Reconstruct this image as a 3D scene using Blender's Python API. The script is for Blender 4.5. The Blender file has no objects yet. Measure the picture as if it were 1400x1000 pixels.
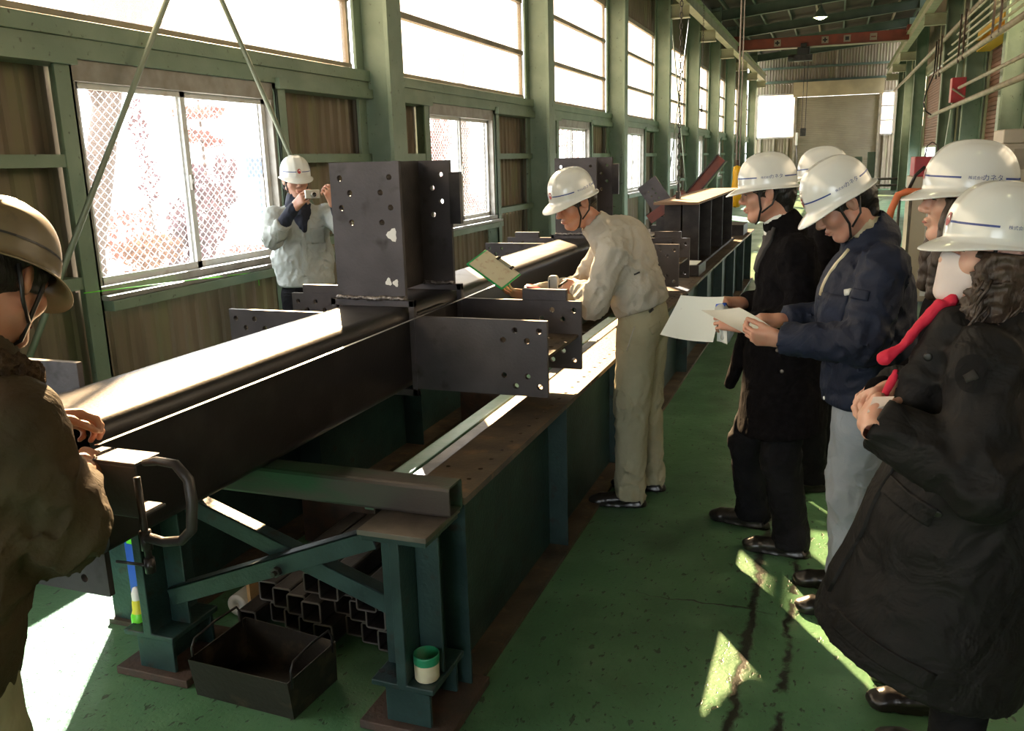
import bpy, bmesh, math, random
import numpy as np
from mathutils import Vector, Matrix
random.seed(7)
PI = math.pi
sc = bpy.context.scene
COL = sc.collection

# ---------------------------------------------------------------- camera, sky, sun, exposure
YAW, PITCH, ROLL, FPX = 0.3562, 0.23206, 0.02713, 1180.2
_cy, _sy, _cp, _sp, _cr, _sr = math.cos(YAW), math.sin(YAW), math.cos(PITCH), math.sin(PITCH), math.cos(ROLL), math.sin(ROLL)
_f = Vector((-_sy * _cp, _cy * _cp, -_sp)); _r = Vector((_cy, _sy, 0)); _d = _f.cross(_r)
_r2 = _r * _cr + _d * _sr; _d2 = _d * _cr - _r * _sr
cam = bpy.data.objects.new('camera', bpy.data.cameras.new('camera')); COL.objects.link(cam)
cam.matrix_world = Matrix(((_r2.x, -_d2.x, -_f.x, 0), (_r2.y, -_d2.y, -_f.y, 0), (_r2.z, -_d2.z, -_f.z, 1.75), (0, 0, 0, 1)))
cam.data.sensor_width = 36; cam.data.lens = FPX / 1400 * 36; cam.data.clip_end = 400; cam.data.clip_start = .05
sc.camera = cam
w = bpy.data.worlds.new('sky'); sc.world = w; w.use_nodes = True
bg = w.node_tree.nodes['Background']; bg.inputs[0].default_value = (.90, .96, 1.0, 1); bg.inputs[1].default_value = 6.2
SUN_TRAVEL = Vector((.53, -.85, -.51))
sun = bpy.data.objects.new('sun', bpy.data.lights.new('sun', 'SUN')); COL.objects.link(sun)
sun.data.energy = 44; sun.data.angle = math.radians(.55); sun.data.color = (1, .95, .86)
sun.rotation_euler = (-SUN_TRAVEL).to_track_quat('Z', 'Y').to_euler(); sun.location = (-30, 50, 30)
vs = sc.view_settings; vs.view_transform = 'Standard'; vs.look = 'None'; vs.exposure = .50; vs.gamma = 1; vs.use_curve_mapping = False
sc.cycles.sample_clamp_indirect = 8

# ---------------------------------------------------------------- helpers
class MB:
    """collects shapes into one mesh"""
    def __init__(s): s.v = []; s.f = []
    def add(s, vs, fs, M=None):
        n = len(s.v)
        s.v += [tuple(M @ Vector(v)) for v in vs] if M is not None else [tuple(v) for v in vs]
        s.f += [tuple(i + n for i in f) for f in fs]; return s
    def box(s, x0, x1, y0, y1, z0, z1, M=None):
        return s.add([(x0, y0, z0), (x1, y0, z0), (x1, y1, z0), (x0, y1, z0), (x0, y0, z1), (x1, y0, z1), (x1, y1, z1), (x0, y1, z1)],
                     [(3, 2, 1, 0), (4, 5, 6, 7), (0, 1, 5, 4), (1, 2, 6, 5), (2, 3, 7, 6), (3, 0, 4, 7)], M)
    def prism(s, poly, h0, h1, M=None):       # poly in (x, z) pushed along y from h0 to h1
        n = len(poly); vs = [(x, h0, z) for x, z in poly] + [(x, h1, z) for x, z in poly]
        fs = [tuple(range(n)), tuple(range(2 * n - 1, n - 1, -1))] + [(i, i + n, (i + 1) % n + n, (i + 1) % n) for i in range(n)]
        return s.add(vs, fs, M)
    def tube(s, pts, r, n=8, cap=True):
        pts = [Vector(p) for p in pts]; rr = r if isinstance(r, (list, tuple)) else [r] * len(pts)
        vs = []; fs = []; up = None
        for i, p in enumerate(pts):
            t = (pts[min(i + 1, len(pts) - 1)] - pts[max(i - 1, 0)]).normalized()
            if up is None: up = t.orthogonal().normalized()
            else: up = (up - t * up.dot(t)).normalized()
            b = t.cross(up)
            for k in range(n):
                a = 2 * PI * k / n; vs.append(p + (up * math.cos(a) + b * math.sin(a)) * rr[i])
        for i in range(len(pts) - 1):
            for k in range(n):
                fs.append((i * n + k, i * n + (k + 1) % n, (i + 1) * n + (k + 1) % n, (i + 1) * n + k))
        if cap: fs += [tuple(range(n - 1, -1, -1)), tuple(range((len(pts) - 1) * n, len(pts) * n))]
        return s.add(vs, fs)
    def lathe(s, prof, n=24, M=None):          # prof (r, z)
        vs = []; fs = []
        for r, z in prof:
            for k in range(n): a = 2 * PI * k / n; vs.append((r * math.cos(a), r * math.sin(a), z))
        for i in range(len(prof) - 1):
            for k in range(n): fs.append((i * n + k, i * n + (k + 1) % n, (i + 1) * n + (k + 1) % n, (i + 1) * n + k))
        return s.add(vs, fs, M)
    def mesh(s, name, smooth=False):
        me = bpy.data.meshes.new(name); me.from_pydata(s.v, [], s.f); me.update()
        if smooth: me.shade_smooth()
        return me

def link(name, me, m, parent=None, bevel=0, local=False):
    o = bpy.data.objects.new(name, me); COL.objects.link(o)
    if m is not None and not me.materials: me.materials.append(m)
    if parent is not None:
        o.parent = parent
        if not local and parent.type == 'EMPTY': o.matrix_parent_inverse = Matrix.Translation(-parent.location)
    if bevel:
        b = o.modifiers.new('bevel', 'BEVEL'); b.width = bevel; b.segments = 2; b.limit_method = 'ANGLE'; b.angle_limit = math.radians(40)
    return o
def obj(name, mb, m, parent=None, bevel=0, smooth=False, local=False):
    me = mb.mesh(name, smooth)
    o = link(name, me, m, parent, bevel, local)
    return o
def fixn(me):
    bm = bmesh.new(); bm.from_mesh(me); bmesh.ops.recalc_face_normals(bm, faces=bm.faces); bm.to_mesh(me); bm.free()
def tag(o, label=None, cat=None, group=None, kind=None):
    if label: o['label'] = label
    if cat: o['category'] = cat
    if group: o['group'] = group
    if kind: o['kind'] = kind
    return o
def thing(name, label, cat, loc=(0, 0, 0), group=None, rotz=0):
    o = bpy.data.objects.new(name, None); COL.objects.link(o); o.location = loc; o.rotation_euler = (0, 0, rotz); o.empty_display_size = .1
    return tag(o, label, cat, group)
def struct(o, label=None, cat=None): return tag(o, label, cat, None, 'structure')
def dup(root, loc, label=None, rot=None):
    r = root.copy(); COL.objects.link(r); r.location = loc
    if label: r['label'] = label
    if rot is not None: r.rotation_euler = rot
    for ch in list(root.children):
        c = ch.copy(); COL.objects.link(c); c.parent = r
        for g in list(ch.children):
            d = g.copy(); COL.objects.link(d); d.parent = c
    return r
def plate(outline, circles, t, M, seg=14):
    """flat plate with real round holes: outline and circles (x, y, r) in its own plane, thickness t along its normal"""
    cu = bpy.data.curves.new('p', 'CURVE'); cu.dimensions = '2D'; cu.fill_mode = 'BOTH'; cu.extrude = t / 2
    def spl(pts):
        sp = cu.splines.new('POLY'); sp.points.add(len(pts) - 1); sp.use_cyclic_u = True
        for p, q in zip(sp.points, pts): p.co = (q[0], q[1], 0, 1)
    spl(outline)
    for x, y, r in circles: spl([(x + r * math.cos(2 * PI * k / seg), y + r * math.sin(2 * PI * k / seg)) for k in range(seg)])
    o = bpy.data.objects.new('p', cu); COL.objects.link(o)
    me = bpy.data.meshes.new_from_object(o.evaluated_get(bpy.context.evaluated_depsgraph_get()))
    COL.objects.unlink(o); bpy.data.objects.remove(o); bpy.data.curves.remove(cu)
    me.transform(M); me.materials.clear(); return me
def text_mesh(s, size):
    cu = bpy.data.curves.new('t', 'FONT'); cu.body = s; cu.size = size; cu.align_x = 'CENTER'; cu.align_y = 'CENTER'
    o = bpy.data.objects.new('t', cu); COL.objects.link(o)
    me = bpy.data.meshes.new_from_object(o.evaluated_get(bpy.context.evaluated_depsgraph_get()))
    COL.objects.unlink(o); bpy.data.objects.remove(o); bpy.data.curves.remove(cu)
    me.materials.clear(); return me
def frame(o, x, y, z=None):
    x = Vector(x).normalized(); y = Vector(y); y = (y - x * y.dot(x)).normalized(); z = x.cross(y)
    M = Matrix((x, y, z)).transposed().to_4x4(); M.translation = Vector(o); return M
def ibeam(h, b, tw, tf, fillet=.0):            # outline of an I section, centred, x wide, z high
    return [(-b/2, -h/2), (b/2, -h/2), (b/2, -h/2 + tf), (tw/2, -h/2 + tf), (tw/2, h/2 - tf), (b/2, h/2 - tf), (b/2, h/2), (-b/2, h/2), (-b/2, h/2 - tf), (-tw/2, h/2 - tf), (-tw/2, -h/2 + tf), (-b/2, -h/2 + tf)]

def mat(name, col, rough=.6, metal=0, col2=None, vscale=6, vfac=(.4, .65), bump=None, spec=.5, stretch=None, col3=None, v3=(40, .62, .7), coat=0, rvar=None, wrinkle=0):
    m = bpy.data.materials.new(name); m.use_nodes = True; nt = m.node_tree; N = nt.nodes; L = nt.links
    p = N['Principled BSDF']; p.inputs['Roughness'].default_value = rough; p.inputs['Metallic'].default_value = metal
    p.inputs['Specular IOR Level'].default_value = spec; p.inputs['Base Color'].default_value = (*col, 1)
    if coat: p.inputs['Coat Weight'].default_value = coat; p.inputs['Coat Roughness'].default_value = .08
    tc = N.new('ShaderNodeTexCoord'); src = tc.outputs['Object']
    if stretch:
        mp = N.new('ShaderNodeMapping'); mp.inputs['Scale'].default_value = stretch; L.new(src, mp.inputs['Vector']); src = mp.outputs[0]
    def noise(scale, detail=5):
        n = N.new('ShaderNodeTexNoise'); n.inputs['Scale'].default_value = scale; n.inputs['Detail'].default_value = detail; L.new(src, n.inputs['Vector']); return n.outputs['Fac']
    def ramp(fac, a, b):
        r = N.new('ShaderNodeMapRange'); r.inputs['From Min'].default_value = a; r.inputs['From Max'].default_value = b; L.new(fac, r.inputs['Value']); return r.outputs[0]
    def mix(fac, a, b):
        x = N.new('ShaderNodeMix'); x.data_type = 'RGBA'; L.new(fac, x.inputs['Factor'])
        for v, i in ((a, 6), (b, 7)):
            if hasattr(v, 'is_linked'): L.new(v, x.inputs[i])
            else: x.inputs[i].default_value = (*v, 1)
        return x.outputs[2]
    c = None
    if col2 is not None:
        fac = ramp(noise(vscale), *vfac); c = mix(fac, col, col2)
        if rvar is not None:
            rr = N.new('ShaderNodeMapRange'); rr.inputs['To Min'].default_value = rough; rr.inputs['To Max'].default_value = rvar; L.new(fac, rr.inputs['Value']); L.new(rr.outputs[0], p.inputs['Roughness'])
    if col3 is not None: c = mix(ramp(noise(v3[0], 3), v3[1], v3[2]), c if c is not None else col, col3)
    if c is not None: L.new(c, p.inputs['Base Color'])
    if wrinkle:
        n0 = N.new('ShaderNodeTexNoise'); n0.inputs['Scale'].default_value = 7; n0.inputs['Detail'].default_value = 3; n0.inputs['Distortion'].default_value = 1.2; L.new(src, n0.inputs['Vector'])
        wb = N.new('ShaderNodeBump'); wb.inputs['Strength'].default_value = wrinkle; wb.inputs['Distance'].default_value = .05; L.new(n0.outputs['Fac'], wb.inputs['Height']); L.new(wb.outputs[0], p.inputs['Normal'])
    if bump:
        b = N.new('ShaderNodeBump'); b.inputs['Strength'].default_value = bump[1]; b.inputs['Distance'].default_value = bump[2] if len(bump) > 2 else .01
        L.new(noise(bump[0]), b.inputs['Height']); L.new(b.outputs[0], p.inputs['Normal'])
        if wrinkle: L.new(wb.outputs[0], b.inputs['Normal'])
    return m

MT = {}
def defm(k, *a, **kw): MT[k] = mat(k, *a, **kw); return MT[k]
defm('green_paint', (.165, .225, .16), .5, col2=(.21, .27, .195), vscale=3, col3=(.07, .075, .05), v3=(22, .66, .75), bump=(60, .15))
defm('dull_green', (.08, .11, .08), .6, col2=(.055, .085, .06), vscale=2.5, bump=(40, .2))
defm('teal_paint', (.009, .028, .028), .42, col2=(.020, .050, .048), vscale=7, col3=(.02, .02, .018), v3=(16, .6, .72), bump=(70, .2))
defm('mill_steel', (.020, .018, .019), .36, .35, col2=(.042, .038, .039), vscale=7, vfac=(.5, .8), bump=(90, .06), rvar=.45)
defm('dark_steel', (.022, .02, .021), .45, .3, col2=(.045, .04, .04), vscale=9, bump=(80, .12))
defm('plate_steel', (.055, .050, .056), .5, .35, col2=(.085, .077, .084), vscale=4, col3=(.03, .026, .026), v3=(9, .6, .75), bump=(90, .1))
defm('cut_edge', (.42, .36, .33), .4, .7, col2=(.25, .2, .18), vscale=60)
defm('weld', (.32, .30, .30), .35, .8, col2=(.09, .08, .08), vscale=70, bump=(90, .8, .01))
defm('rusty_steel', (.115, .085, .058), .5, .25, col2=(.06, .05, .04), vscale=5, col3=(.20, .12, .065), v3=(13, .58, .75), bump=(60, .2), rvar=.6)
defm('rust_brown', (.075, .045, .033), .7, 0, col2=(.045, .035, .03), vscale=12, bump=(60, .4))
defm('bare_bar', (.20, .175, .155), .42, .6, col2=(.11, .095, .085), vscale=8, bump=(80, .1))
defm('siding', (.22, .175, .125), .75, col2=(.165, .13, .09), vscale=1.6, stretch=(6, 6, .8), col3=(.20, .19, .105), v3=(1.2, .5, .7))
defm('roof_brown', (.055, .042, .032), .8, col2=(.04, .032, .026), vscale=2)
defm('sash', (.33, .31, .28), .45, .3, col2=(.24, .22, .19), vscale=9)
defm('sash_white', (.62, .62, .60), .5, 0, col2=(.45, .36, .28), vscale=7, vfac=(.6, .75))
defm('beige_cabinet', (.46, .40, .30), .5, col2=(.40, .34, .26), vscale=3)
defm('shutter_beige', (.30, .255, .185), .6, col2=(.25, .21, .155), vscale=1.2)
defm('shutter_box', (.45, .36, .22), .6, col2=(.36, .29, .18), vscale=1.5)
defm('shutter_red', (.20, .095, .062), .6, col2=(.15, .075, .05), vscale=1.5)
defm('crane_red', (.22, .045, .022), .55, col2=(.15, .035, .02), vscale=3)
defm('red_paint', (.42, .022, .03), .45, col2=(.30, .02, .025), vscale=6)
defm('primer_red', (.17, .04, .028), .6, col2=(.11, .032, .025), vscale=7)
defm('yellow', (.75, .42, .01), .45)
defm('pipe_tan', (.30, .25, .18), .55, col2=(.2, .17, .13), vscale=4)
defm('rail_cream', (.36, .36, .24), .5, col2=(.28, .28, .18), vscale=3)
defm('black', (.012, .012, .012), .45)
defm('chrome', (.6, .6, .6), .38, 1)
defm('lime', (.16, .72, .04), .35)
defm('blue', (.02, .09, .50), .45)
defm('white', (.8, .8, .78), .45)
defm('paper', (.78, .80, .76), .8, col2=(.70, .73, .70), vscale=3, spec=.2)
defm('orange', (.65, .17, .07), .6)
defm('cream', (.6, .56, .40), .5, col2=(.4, .33, .2), vscale=14)
defm('paint_green', (.015, .21, .10), .35)
defm('cardboard', (.55, .35, .16), .7)
defm('lamp_glow', (.8, .8, .6), .4)
_p = MT['lamp_glow'].node_tree.nodes['Principled BSDF']; _p.inputs['Emission Color'].default_value = (1, .95, .5, 1); _p.inputs['Emission Strength'].default_value = 14

def floor_material():
    m = mat('green_floor', (.088, .215, .105), .33, col2=(.06, .15, .075), vscale=1.3, col3=(.12, .25, .135), v3=(5, .5, .75), rvar=.45)
    nt = m.node_tree; N = nt.nodes; L = nt.links; p = N['Principled BSDF']
    tc = [n for n in N if n.type == 'TEX_COORD'][0]; base = p.inputs['Base Color'].links[0].from_socket
    def noise(scale, det=4, st=None):
        n = N.new('ShaderNodeTexNoise'); n.inputs['Scale'].default_value = scale; n.inputs['Detail'].default_value = det
        if st:
            mp = N.new('ShaderNodeMapping'); mp.inputs['Scale'].default_value = st; L.new(tc.outputs['Object'], mp.inputs[0]); L.new(mp.outputs[0], n.inputs['Vector'])
        else: L.new(tc.outputs['Object'], n.inputs['Vector'])
        return n.outputs['Fac']
    def math_(op, a, b=None, c=None):
        x = N.new('ShaderNodeMath'); x.operation = op
        for i, v in enumerate((a, b, c)):
            if v is None: continue
            if isinstance(v, (int, float)): x.inputs[i].default_value = v
            else: L.new(v, x.inputs[i])
        return x.outputs[0]
    def rng(f, a, b):
        r = N.new('ShaderNodeMapRange'); r.inputs[1].default_value = a; r.inputs[2].default_value = b; L.new(f, r.inputs[0]); return r.outputs[0]
    sep = N.new('ShaderNodeSeparateXYZ'); L.new(tc.outputs['Object'], sep.inputs[0])
    # chipped specks, worn dirt and the two long joints running down the hall
    speck = math_('MAXIMUM', rng(noise(38, 2, (1, .5, 1)), .635, .68), math_('MULTIPLY', rng(noise(85, 3, (.6, 1, 1)), .62, .70), .8))
    dirt = rng(noise(2.2, 7), .54, .80)
    wig = math_('MULTIPLY', math_('SUBTRACT', noise(5), .5), .07)
    wig2 = math_('MULTIPLY', math_('SUBTRACT', noise(22), .5), .05)
    xx = math_('ADD', math_('ADD', sep.outputs[0], wig), wig2)
    def line(x0, wd):
        d = math_('ABSOLUTE', math_('SUBTRACT', xx, x0)); r = N.new('ShaderNodeMapRange'); r.inputs[1].default_value = wd; r.inputs[2].default_value = wd * .35; L.new(d, r.inputs[0]); return r.outputs[0]
    l1 = line(-.213, .024); l2 = math_('MULTIPLY', line(-.07, .022), rng(noise(9, 4), .42, .5))
    yy = math_('ADD', sep.outputs[1], math_('MULTIPLY', wig, 2.0)); d = math_('ABSOLUTE', math_('SUBTRACT', yy, 3.22)); r = N.new('ShaderNodeMapRange'); r.inputs[1].default_value = .007; r.inputs[2].default_value = .002; L.new(d, r.inputs[0])
    l3 = math_('MULTIPLY', r.outputs[0], rng(sep.outputs[0], -.75, -.5)); l3 = math_('MULTIPLY', l3, rng(sep.outputs[0], -.1, -.22))
    dark = math_('MAXIMUM', math_('MAXIMUM', l1, l2), math_('MAXIMUM', l3, math_('MULTIPLY', speck, .75)))
    dark = math_('MAXIMUM', dark, math_('MULTIPLY', dirt, .55))
    mx = N.new('ShaderNodeMix'); mx.data_type = 'RGBA'; L.new(dark, mx.inputs[0]); L.new(base, mx.inputs[6]); mx.inputs[7].default_value = (.018, .022, .016, 1)
    L.new(mx.outputs[2], p.inputs['Base Color'])
    h = math_('ADD', math_('MULTIPLY', noise(14, 6), .6), math_('MULTIPLY', noise(70, 3), .25))
    h = math_('SUBTRACT', h, math_('MULTIPLY', dark, .35))
    b = N.new('ShaderNodeBump'); b.inputs['Strength'].default_value = .45; b.inputs['Distance'].default_value = .012; L.new(h, b.inputs['Height']); L.new(b.outputs[0], p.inputs['Normal'])
    return m
MT['floor'] = floor_material()

def pane_material(name, tint, clear, wire=False):
    """thin glazing: lets most light straight through, scatters the rest, mirrors a little"""
    m = bpy.data.materials.new(name); m.use_nodes = True; nt = m.node_tree; N = nt.nodes; L = nt.links
    N.remove(N['Principled BSDF']); out = N['Material Output']
    t = N.new('ShaderNodeBsdfTransparent'); t.inputs[0].default_value = (*tint, 1)
    tr = N.new('ShaderNodeBsdfTranslucent'); tr.inputs[0].default_value = (.86, .87, .85, 1)
    x = N.new('ShaderNodeMixShader'); x.inputs[0].default_value = 1 - clear; L.new(t.outputs[0], x.inputs[1]); L.new(tr.outputs[0], x.inputs[2])
    g = N.new('ShaderNodeBsdfGlossy'); g.inputs['Roughness'].default_value = .05; x2 = N.new('ShaderNodeMixShader'); x2.inputs[0].default_value = .05
    L.new(x.outputs[0], x2.inputs[1]); L.new(g.outputs[0], x2.inputs[2]); res = x2
    if wire:
        tc = N.new('ShaderNodeTexCoord'); sep = N.new('ShaderNodeSeparateXYZ'); L.new(tc.outputs['Object'], sep.inputs[0])
        fs = []
        for sg in (1, -1):
            a = N.new('ShaderNodeMath'); a.operation = 'MULTIPLY_ADD'; L.new(sep.outputs[2], a.inputs[0]); a.inputs[1].default_value = sg * 1.15; L.new(sep.outputs[1], a.inputs[2])
            b = N.new('ShaderNodeMath'); b.operation = 'PINGPONG'; L.new(a.outputs[0], b.inputs[0]); b.inputs[1].default_value = .032
            c = N.new('ShaderNodeMath'); c.operation = 'LESS_THAN'; L.new(b.outputs[0], c.inputs[0]); c.inputs[1].default_value = .0016; fs.append(c.outputs[0])
        mx = N.new('ShaderNodeMath'); mx.operation = 'MAXIMUM'; L.new(fs[0], mx.inputs[0]); L.new(fs[1], mx.inputs[1])
        dd = N.new('ShaderNodeBsdfTranslucent'); dd.inputs[0].default_value = (.45, .43, .42, 1)
        x3 = N.new('ShaderNodeMixShader'); L.new(mx.outputs[0], x3.inputs[0]); L.new(x2.outputs[0], x3.inputs[1]); L.new(dd.outputs[0], x3.inputs[2]); res = x3
    L.new(res.outputs[0], out.inputs[0]); return m
MT['glass'] = pane_material('window_glass', (.94, .95, .95), .985)
MT['wired_glass'] = pane_material('wired_glass', (.94, .95, .95), .978, True)
MT['frosted'] = pane_material('frosted_panel', (.70, .50, .30), .92)
# ---------------------------------------------------------------- the hall
S = 4.65                                     # bay length
CYS = [7.32 + S * k for k in range(-4, 9)]   # column lines
WX = -4.1
def corr(mb, a, b, z0, z1, x, pitch=.13, depth=.018, axis='y', zs=None):
    n = max(1, int((b - a) / pitch)); pts = []
    for i in range(n + 1):
        t = a + (b - a) * i / n; st = (b - a) / n
        for dx, d in ((0, 0), (.30, 0), (.42, depth), (.88, depth)):
            if i == n and dx > 0: break
            pts.append((t + dx * st, d))
    vs = []; fs = []
    for t, d in pts:
        za, zb = (z0, z1) if zs is None else zs(t)
        for z in (za, zb): vs.append((x - d, t, z) if axis == 'y' else (t, x + d, z))
    for i in range(len(pts) - 1): fs.append((2 * i, 2 * i + 2, 2 * i + 3, 2 * i + 1))
    mb.add(vs, fs)

fl = MB().box(-4.3, 3.1, -12.2, 46.2, -.12, 0); struct(obj('floor', fl, MT['floor']))
gm = mat('yard', (.30, .27, .23), .9, col2=(.22, .21, .18), vscale=.6)
struct(obj('ground', MB().box(-90, 90, -90, 120, -.3, -.13), gm))

wl = MB()
for k in range(-4, 8):
    y0 = CYS[0] + S * (k + 4); y1 = y0 + S; wa = y0 + 1.31; wb = y0 + 3.15
    corr(wl, y0, y1, 0, 1.06, -4.2); corr(wl, y0, wa, 1.06, 2.46, -4.2); corr(wl, wb, y1, 1.06, 2.46, -4.2)
    corr(wl, y0, y1, 4.5, 6.4, -4.2)
struct(obj('wall_left', wl, MT['siding']))
nt_ = [0]
def trim(mb, m, bevel=0):
    nt_[0] += 1; return struct(obj('trim_%d' % nt_[0], mb, m, bevel=bevel))
def win_left(k, n):
    y0 = CYS[0] + S * (k + 4); wa = y0 + 1.27; wb = y0 + 3.19; mid = (wa + wb) / 2 - .02
    far = k > 2
    fr = MB().box(-4.17, -4.07, wa, wb, 2.26, 2.38).box(-4.17, -4.05, wa, wb, 1.04, 1.09).box(-4.17, -4.07, wa, wa + .035, 1.09, 2.26).box(-4.17, -4.07, wb - .035, wb, 1.09, 2.26)
    fr.box(-4.10, -3.98, wa - .02, wb + .02, 1.01, 1.04)
    W = struct(obj('window_%d' % n, fr, MT['sash'], bevel=0 if far else .004))
    for i, (a, b, x) in enumerate(((wa + .035, mid + .03, -4.12), (mid - .03, wb - .035, -4.145))):
        s = MB().box(x - .012, x + .012, a, a + .045, 1.09, 2.26).box(x - .012, x + .012, b - .045, b, 1.09, 2.26).box(x - .012, x + .012, a, b, 1.09, 1.135).box(x - .012, x + .012, a, b, 2.225, 2.26)
        so = obj('sash', s, MT['sash_white'], W)
        obj('pane', MB().add([(x, a + .04, 1.13), (x, b - .04, 1.13), (x, b - .04, 2.23), (x, a + .04, 2.23)], [(0, 1, 2, 3)]), MT['wired_glass'] if not far else MT['glass'], so)
    if not far:
        h = MB().box(-4.105, -4.085, mid - .012, mid + .012, 1.62, 1.72).tube([(-4.09, mid, 1.66), (-4.06, mid - .02, 1.69)], .008)
        obj('latch', h, MT['sash'], W)
def clere(k, n, x=-4.15, sgn=1, cys=None):
    y0 = CYS[0] + S * (k + 4) + .16; y1 = y0 + S - .32; zz = [2.63, 3.19, 3.86, 4.52]
    fr = MB().box(x - .03, x + .03, y0, y1, 4.48, 4.56).box(x - .03, x + .04, y0, y1, 2.585, 2.64).box(x - .03, x + .03, y0, y0 + .04, 2.6, 4.5).box(x - .03, x + .03, y1 - .04, y1, 2.6, 4.5)
    W = struct(obj('window_%d' % n, fr, MT['pipe_tan']))
    for z in zz[1:3]: obj('mullion', MB().box(x - .02, x + .045, y0, y1, z - .03, z + .03), MT['pipe_tan'], W)
    for a, b in zip(zz[:-1], zz[1:]):
        obj('pane', MB().add([(x, y0, a), (x, y1, a), (x, y1, b), (x, y0, b)], [(0, 1, 2, 3)]), MT['frosted'], W)
nw = 1
for k in range(-4, 8):
    win_left(k, nw); clere(k, nw + 1); nw += 2
    y0 = CYS[0] + S * (k + 4); y1 = y0 + S; wa = y0 + 1.27; wb = y0 + 3.19; g = MT['green_paint']
    trim(MB().box(-4.2, -4.04, y0, y1, 2.38, 2.49).box(-4.2, -4.02, y0, y1, 2.49, 2.585), g, .004)       # lintel above the windows
    trim(MB().box(-4.2, -4.0, y0, wa, 2.34, 2.42), g); trim(MB().box(-4.2, -4.0, wb, y1, 2.34, 2.42), g)
    for ya in (wa - .13, wb):
        trim(MB().box(-4.06, -4.04, ya, ya + .12, 0, 2.38).box(-4.19, -4.04, ya + (.0 if ya > wa else .1), ya + (.02 if ya > wa else .12), 0, 2.38), g, .003)
    trim(MB().box(-4.12, -3.97, wa, wb, .945, 1.008), g, .004)                                      # sill rail
    for z in ((1.82, 1.13, .40)):
        trim(MB().box(-4.18, -4.05, wb + .12, y1, z - .035, z + .035), g); trim(MB().box(-4.18, -4.05, y0, wa - .13, z - .035, z + .035), g)
    trim(MB().box(-4.18, -4.09, y0, y1, .0, .05), MT['dull_green'])
for i, yc in enumerate(CYS):
    c = MB().box(-3.79, -3.75, yc - .135, yc + .135, 0, 6.5).box(-4.11, -4.08, yc - .135, yc + .135, 0, 6.5).box(-4.08, -3.79, yc - .008, yc + .008, 0, 6.5)
    o = obj('column', c, MT['green_paint'], bevel=.003); struct(o)
    b = MB().box(-3.75, -3.32, yc - .09, yc + .09, 5.13, 5.16).box(-3.75, -3.32, yc - .09, yc + .09, 4.86, 4.88).box(-3.75, -3.34, yc - .006, yc + .006, 4.88, 5.13)
    obj('corbel', b, MT['rail_cream'], o)
# crane runways
rl = MB().prism([(x - 3.45, z + 5.33) for x, z in ibeam(.34, .2, .012, .018)], -12, 45.6).box(-3.475, -3.425, -12, 45.6, 5.5, 5.54)
struct(obj('trim_%d' % (nt_[0] + 1), rl, MT['rail_cream'])); nt_[0] += 1
rr = MB().prism([(x + 2.05, z + 5.33) for x, z in ibeam(.34, .2, .012, .018)], -12, 45.6).box(2.025, 2.075, -12, 45.6, 5.5, 5.54)
struct(obj('trim_%d' % (nt_[0] + 1), rr, MT['rail_cream'])); nt_[0] += 1

# right side
SH = {16.62: 21.27, 25.92: 35.22}
wr = MB()
for k in range(-4, 8):
    y0 = CYS[0] + S * (k + 4); y1 = y0 + S
    inside = any(a - .1 < y0 and y1 < b + .1 for a, b in SH.items())
    if inside: corr(wr, y0, y1, 4.35, 6.9, 3.0)
    else:
        corr(wr, y0, y1, 0, 2.6 if k in (-3, -1, 1, 6) else 4.5, 3.0); corr(wr, y0, y1, 4.5, 6.9, 3.0)
        if k in (-3, -1, 1, 6): clere(k, nw, 2.96); nw += 1  # first two are out of view, added as fill for the left siding
struct(obj('wall_right', wr, MT['siding']))
for i, yc in enumerate(CYS):
    if abs(yc - 30.57) < .2: continue
    c = MB().box(2.45, 2.48, yc - .135, yc + .135, 0, 6.9).box(2.80, 2.83, yc - .135, yc + .135, 0, 6.9).box(2.48, 2.80, yc - .008, yc + .008, 0, 6.9)
    o = struct(obj('column', c, MT['green_paint'], bevel=.003))
    b = MB().box(1.93, 2.45, yc - .09, yc + .09, 5.13, 5.16).box(1.95, 2.45, yc - .006, yc + .006, 4.9, 5.13).box(1.93, 2.45, yc - .09, yc + .09, 4.87, 4.9)
    obj('corbel', b, MT['rail_cream'], o)
    if yc > 10:
        fr = MB().tube([(2.05, yc + .5, 4.95), (2.4, yc + .5, 4.95), (2.4, yc + .5, 4.45)], .018, 6); obj('conduit_hanger', fr, MT['rail_cream'], o)
def slats(mb, a, b, z0, z1, x, axis, pitch):
    n = int((z1 - z0) / pitch); vs = []; fs = []
    prof = []
    for i in range(n):
        z = z0 + pitch * i; prof += [(z, 0), (z + pitch * .15, .018), (z + pitch * .85, .018)]
    prof.append((z0 + pitch * n, 0))
    for z, d in prof:
        for t in (a, b): vs.append((x - d, t, z) if axis == 'y' else (t, x - d, z))
    for i in range(len(prof) - 1): fs.append((2 * i, 2 * i + 1, 2 * i + 3, 2 * i + 2))
    mb.add(vs, fs)
nd = 1
for a, b in SH.items():
    fr = MB().box(2.86, 2.96, a - .12, a + .24, 0, 4.4).box(2.86, 2.96, b - .24, b + .12, 0, 4.4).box(2.8, 3.0, a + .14, b - .14, 4.3, 4.6)
    D = struct(obj('door_%d' % nd, fr, MT['rail_cream'])); nd += 1
    m_ = MB(); slats(m_, a + .24, b - .24, 1.9, 4.35, 2.92, 'y', .085)
    tag(obj('shutter_slats', m_, MT['shutter_red'], D), kind='stuff')
    obj('bottom_bar', MB().box(2.89, 2.95, a + .24, b - .24, 1.84, 1.9), MT['rail_cream'], D)

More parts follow.
